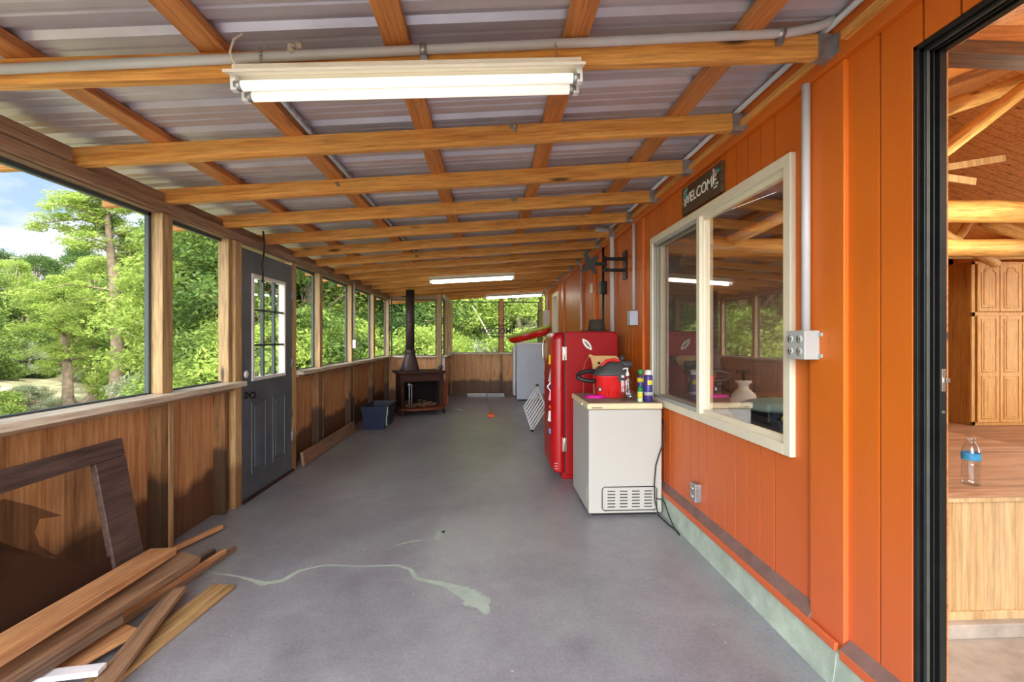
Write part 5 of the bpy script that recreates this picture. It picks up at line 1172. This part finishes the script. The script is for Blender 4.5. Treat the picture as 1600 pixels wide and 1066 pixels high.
for (v, u, D, s) in (('bm', -40, 34, .85), ('bl', 20, 38, .8), ('cyg', -90, 30, .75), ('bd', 60, 42, .9), ('bm', 100, 36, .75), ('bl', 150, 40, .95), ('bm', 210, 33, 1.0), ('bd', -10, 48, 1.0), ('bd', 130, 50, 1.1), ('bm', 190, 45, 1.1), ('cyg', 30, 46, .8), ('bl', -140, 36, .9), ('bm', -200, 40, 1.0), ('bd', -260, 30, 1.0)):
    tree(v, u, D, s, 'green leafy background tree behind the cypresses through the nearest screen' if v != 'cyg' else 'greyish mossy cypress in the background at far left', 'tree', g1 if v != 'cyg' else 'mossy cypresses at far left')
g2_ = 'leafy trees beyond the left screens'
for (v, u, D, s) in (('bl', 312, 17, .85), ('bd', 350, 23, 1.25), ('bl', 372, 17, 1.1), ('bm', 335, 30, 1.3), ('bm', 395, 15, 1.0), ('bd', 420, 20, 1.2), ('bl', 440, 25, 1.3), ('bd', 475, 15, 1.05), ('bl', 505, 18, 1.05), ('bm', 530, 22, 1.2), ('bm', 455, 32, 1.5), ('bd', 555, 17, 1.1), ('bl', 580, 24, 1.2), ('bm', 600, 19, 1.1)):
    tree(v, u, D, s, 'leafy green tree crowding close beyond the left wall screens', 'tree', g2_)
for (v, u, D) in (('sh', 360, 12), ('shl', 420, 12), ('sh', 480, 13), ('shl', 520, 14), ('sh', 560, 15), ('shg', 590, 15)):
    tree(v, u, D, 1.1, 'low bush under the trees beyond the left wall screens', 'shrub', 'bushes beyond the left screens')
g3 = 'leafy trees beyond the far end'
for (v, u, D, s) in (('bm', 625, 20, 1.0), ('bl', 655, 24, 1.1), ('bd', 645, 30, 1.2), ('bl', 690, 19, .9), ('bd', 715, 24, 1.1), ('cyg', 735, 21, .9), ('bm', 760, 25, 1.1), ('bd', 790, 28, 1.3), ('bl', 815, 20, .9), ('bl', 845, 24, 1.1), ('cyg', 860, 20, .9), ('bm', 890, 24, 1.1), ('bd', 700, 36, 1.6), ('bm', 800, 38, 1.6), ('bd', 880, 36, 1.6), ('bd', 600, 36, 1.6), ('bm', 750, 33, 1.3), ('bl', 930, 28, 1.2)):
    tree(v, u, D, s, 'leafy green tree filling the view beyond the far end screens' if v != 'cyg' else 'pale mossy tree beyond the far end screens', 'tree', g3 if v != 'cyg' else 'mossy trees beyond the far end')
for (v, u, D) in (('shl', 640, 15.5), ('shl', 672, 14.5), ('shg', 725, 15), ('shg', 757, 16), ('sh', 780, 17), ('shl', 822, 15), ('shg', 845, 16), ('sh', 700, 17)):
    tree(v, u, D, 1.05, 'bush growing low outside the far end screens', 'shrub', 'bushes beyond the far end')
for (v, x, y, s) in (('bm', -24, -6, 1.0), ('bl', -20, 0, 1.0), ('bd', -26, 3, 1.1), ('bl', -19, 6, .95), ('bm', -22, 10, 1.0), ('bd', -30, -14, 1.2), ('bm', -30, 10, 1.2), ('bl', -17, -12, .9), ('bm', 12, 26, 1.4), ('bd', 20, 20, 1.4)):
    tree(v, 0, 0, s, 'leafy tree mirrored in the big window', 'tree', 'trees mirrored in the window', xy=(x, y))
setp(obj('leaning_trunk', MB().tube([pd(738, 478, 17), pd(762, 520, 16.5), pd(780, 560, 16)], [.02, .03, .045], 8), 'bark_pale'), 'thin pale leaning trunk outside the far end screen', 'tree trunk')
setp(obj('pale_pole', MB().box(.1, .75, 0, .3, -1, 1.42), 'concrete', loc=(at(797, 15)[0] - .42, at(797, 15)[1], 0)), 'pale square column standing outside the far end screen', 'column')
def along(o):
    p = W(o).translation; X = p.x * cs - p.y * sn; D = p.x * sn + p.y * cs; return X / D if D > 1 else -50 + p.x
RANK = ['leftmost', 'second from the left', 'third from the left', 'fourth from the left', 'fifth from the left', 'sixth from the left', 'seventh from the left', 'eighth from the left', 'eighth from the right', 'seventh from the right', 'sixth from the right', 'fifth from the right', 'fourth from the right', 'third from the right', 'second from the right', 'rightmost']
bg_ = {}
for o in list(C.objects):
    if o.parent is None and o.get('group') and (o.get('category') in ('tree', 'shrub', 'blocking board')): bg_.setdefault(o['label'], []).append(o)
SHORT = {'leafy green tree crowding close beyond the left wall screens': 'leafy tree beyond the left wall screens', 'leafy green tree filling the view beyond the far end screens': 'leafy tree beyond the far end screens', 'green leafy background tree behind the cypresses through the nearest screen': 'green background tree behind the cypresses', 'short weathered blocking board on the header between two rafter ends': 'short blocking board on the left header'}
for lab_, os_ in bg_.items():
    if len(os_) < 2: continue
    os_.sort(key=along); n = len(os_)
    for i, o in enumerate(os_):
        r = RANK[i] if i < (n + 1) // 2 else RANK[16 - (n - i)]
        o['label'] = SHORT.get(lab_, lab_) + ', ' + r + (' of its row' if len((SHORT.get(lab_, lab_) + r).split()) < 13 else '')
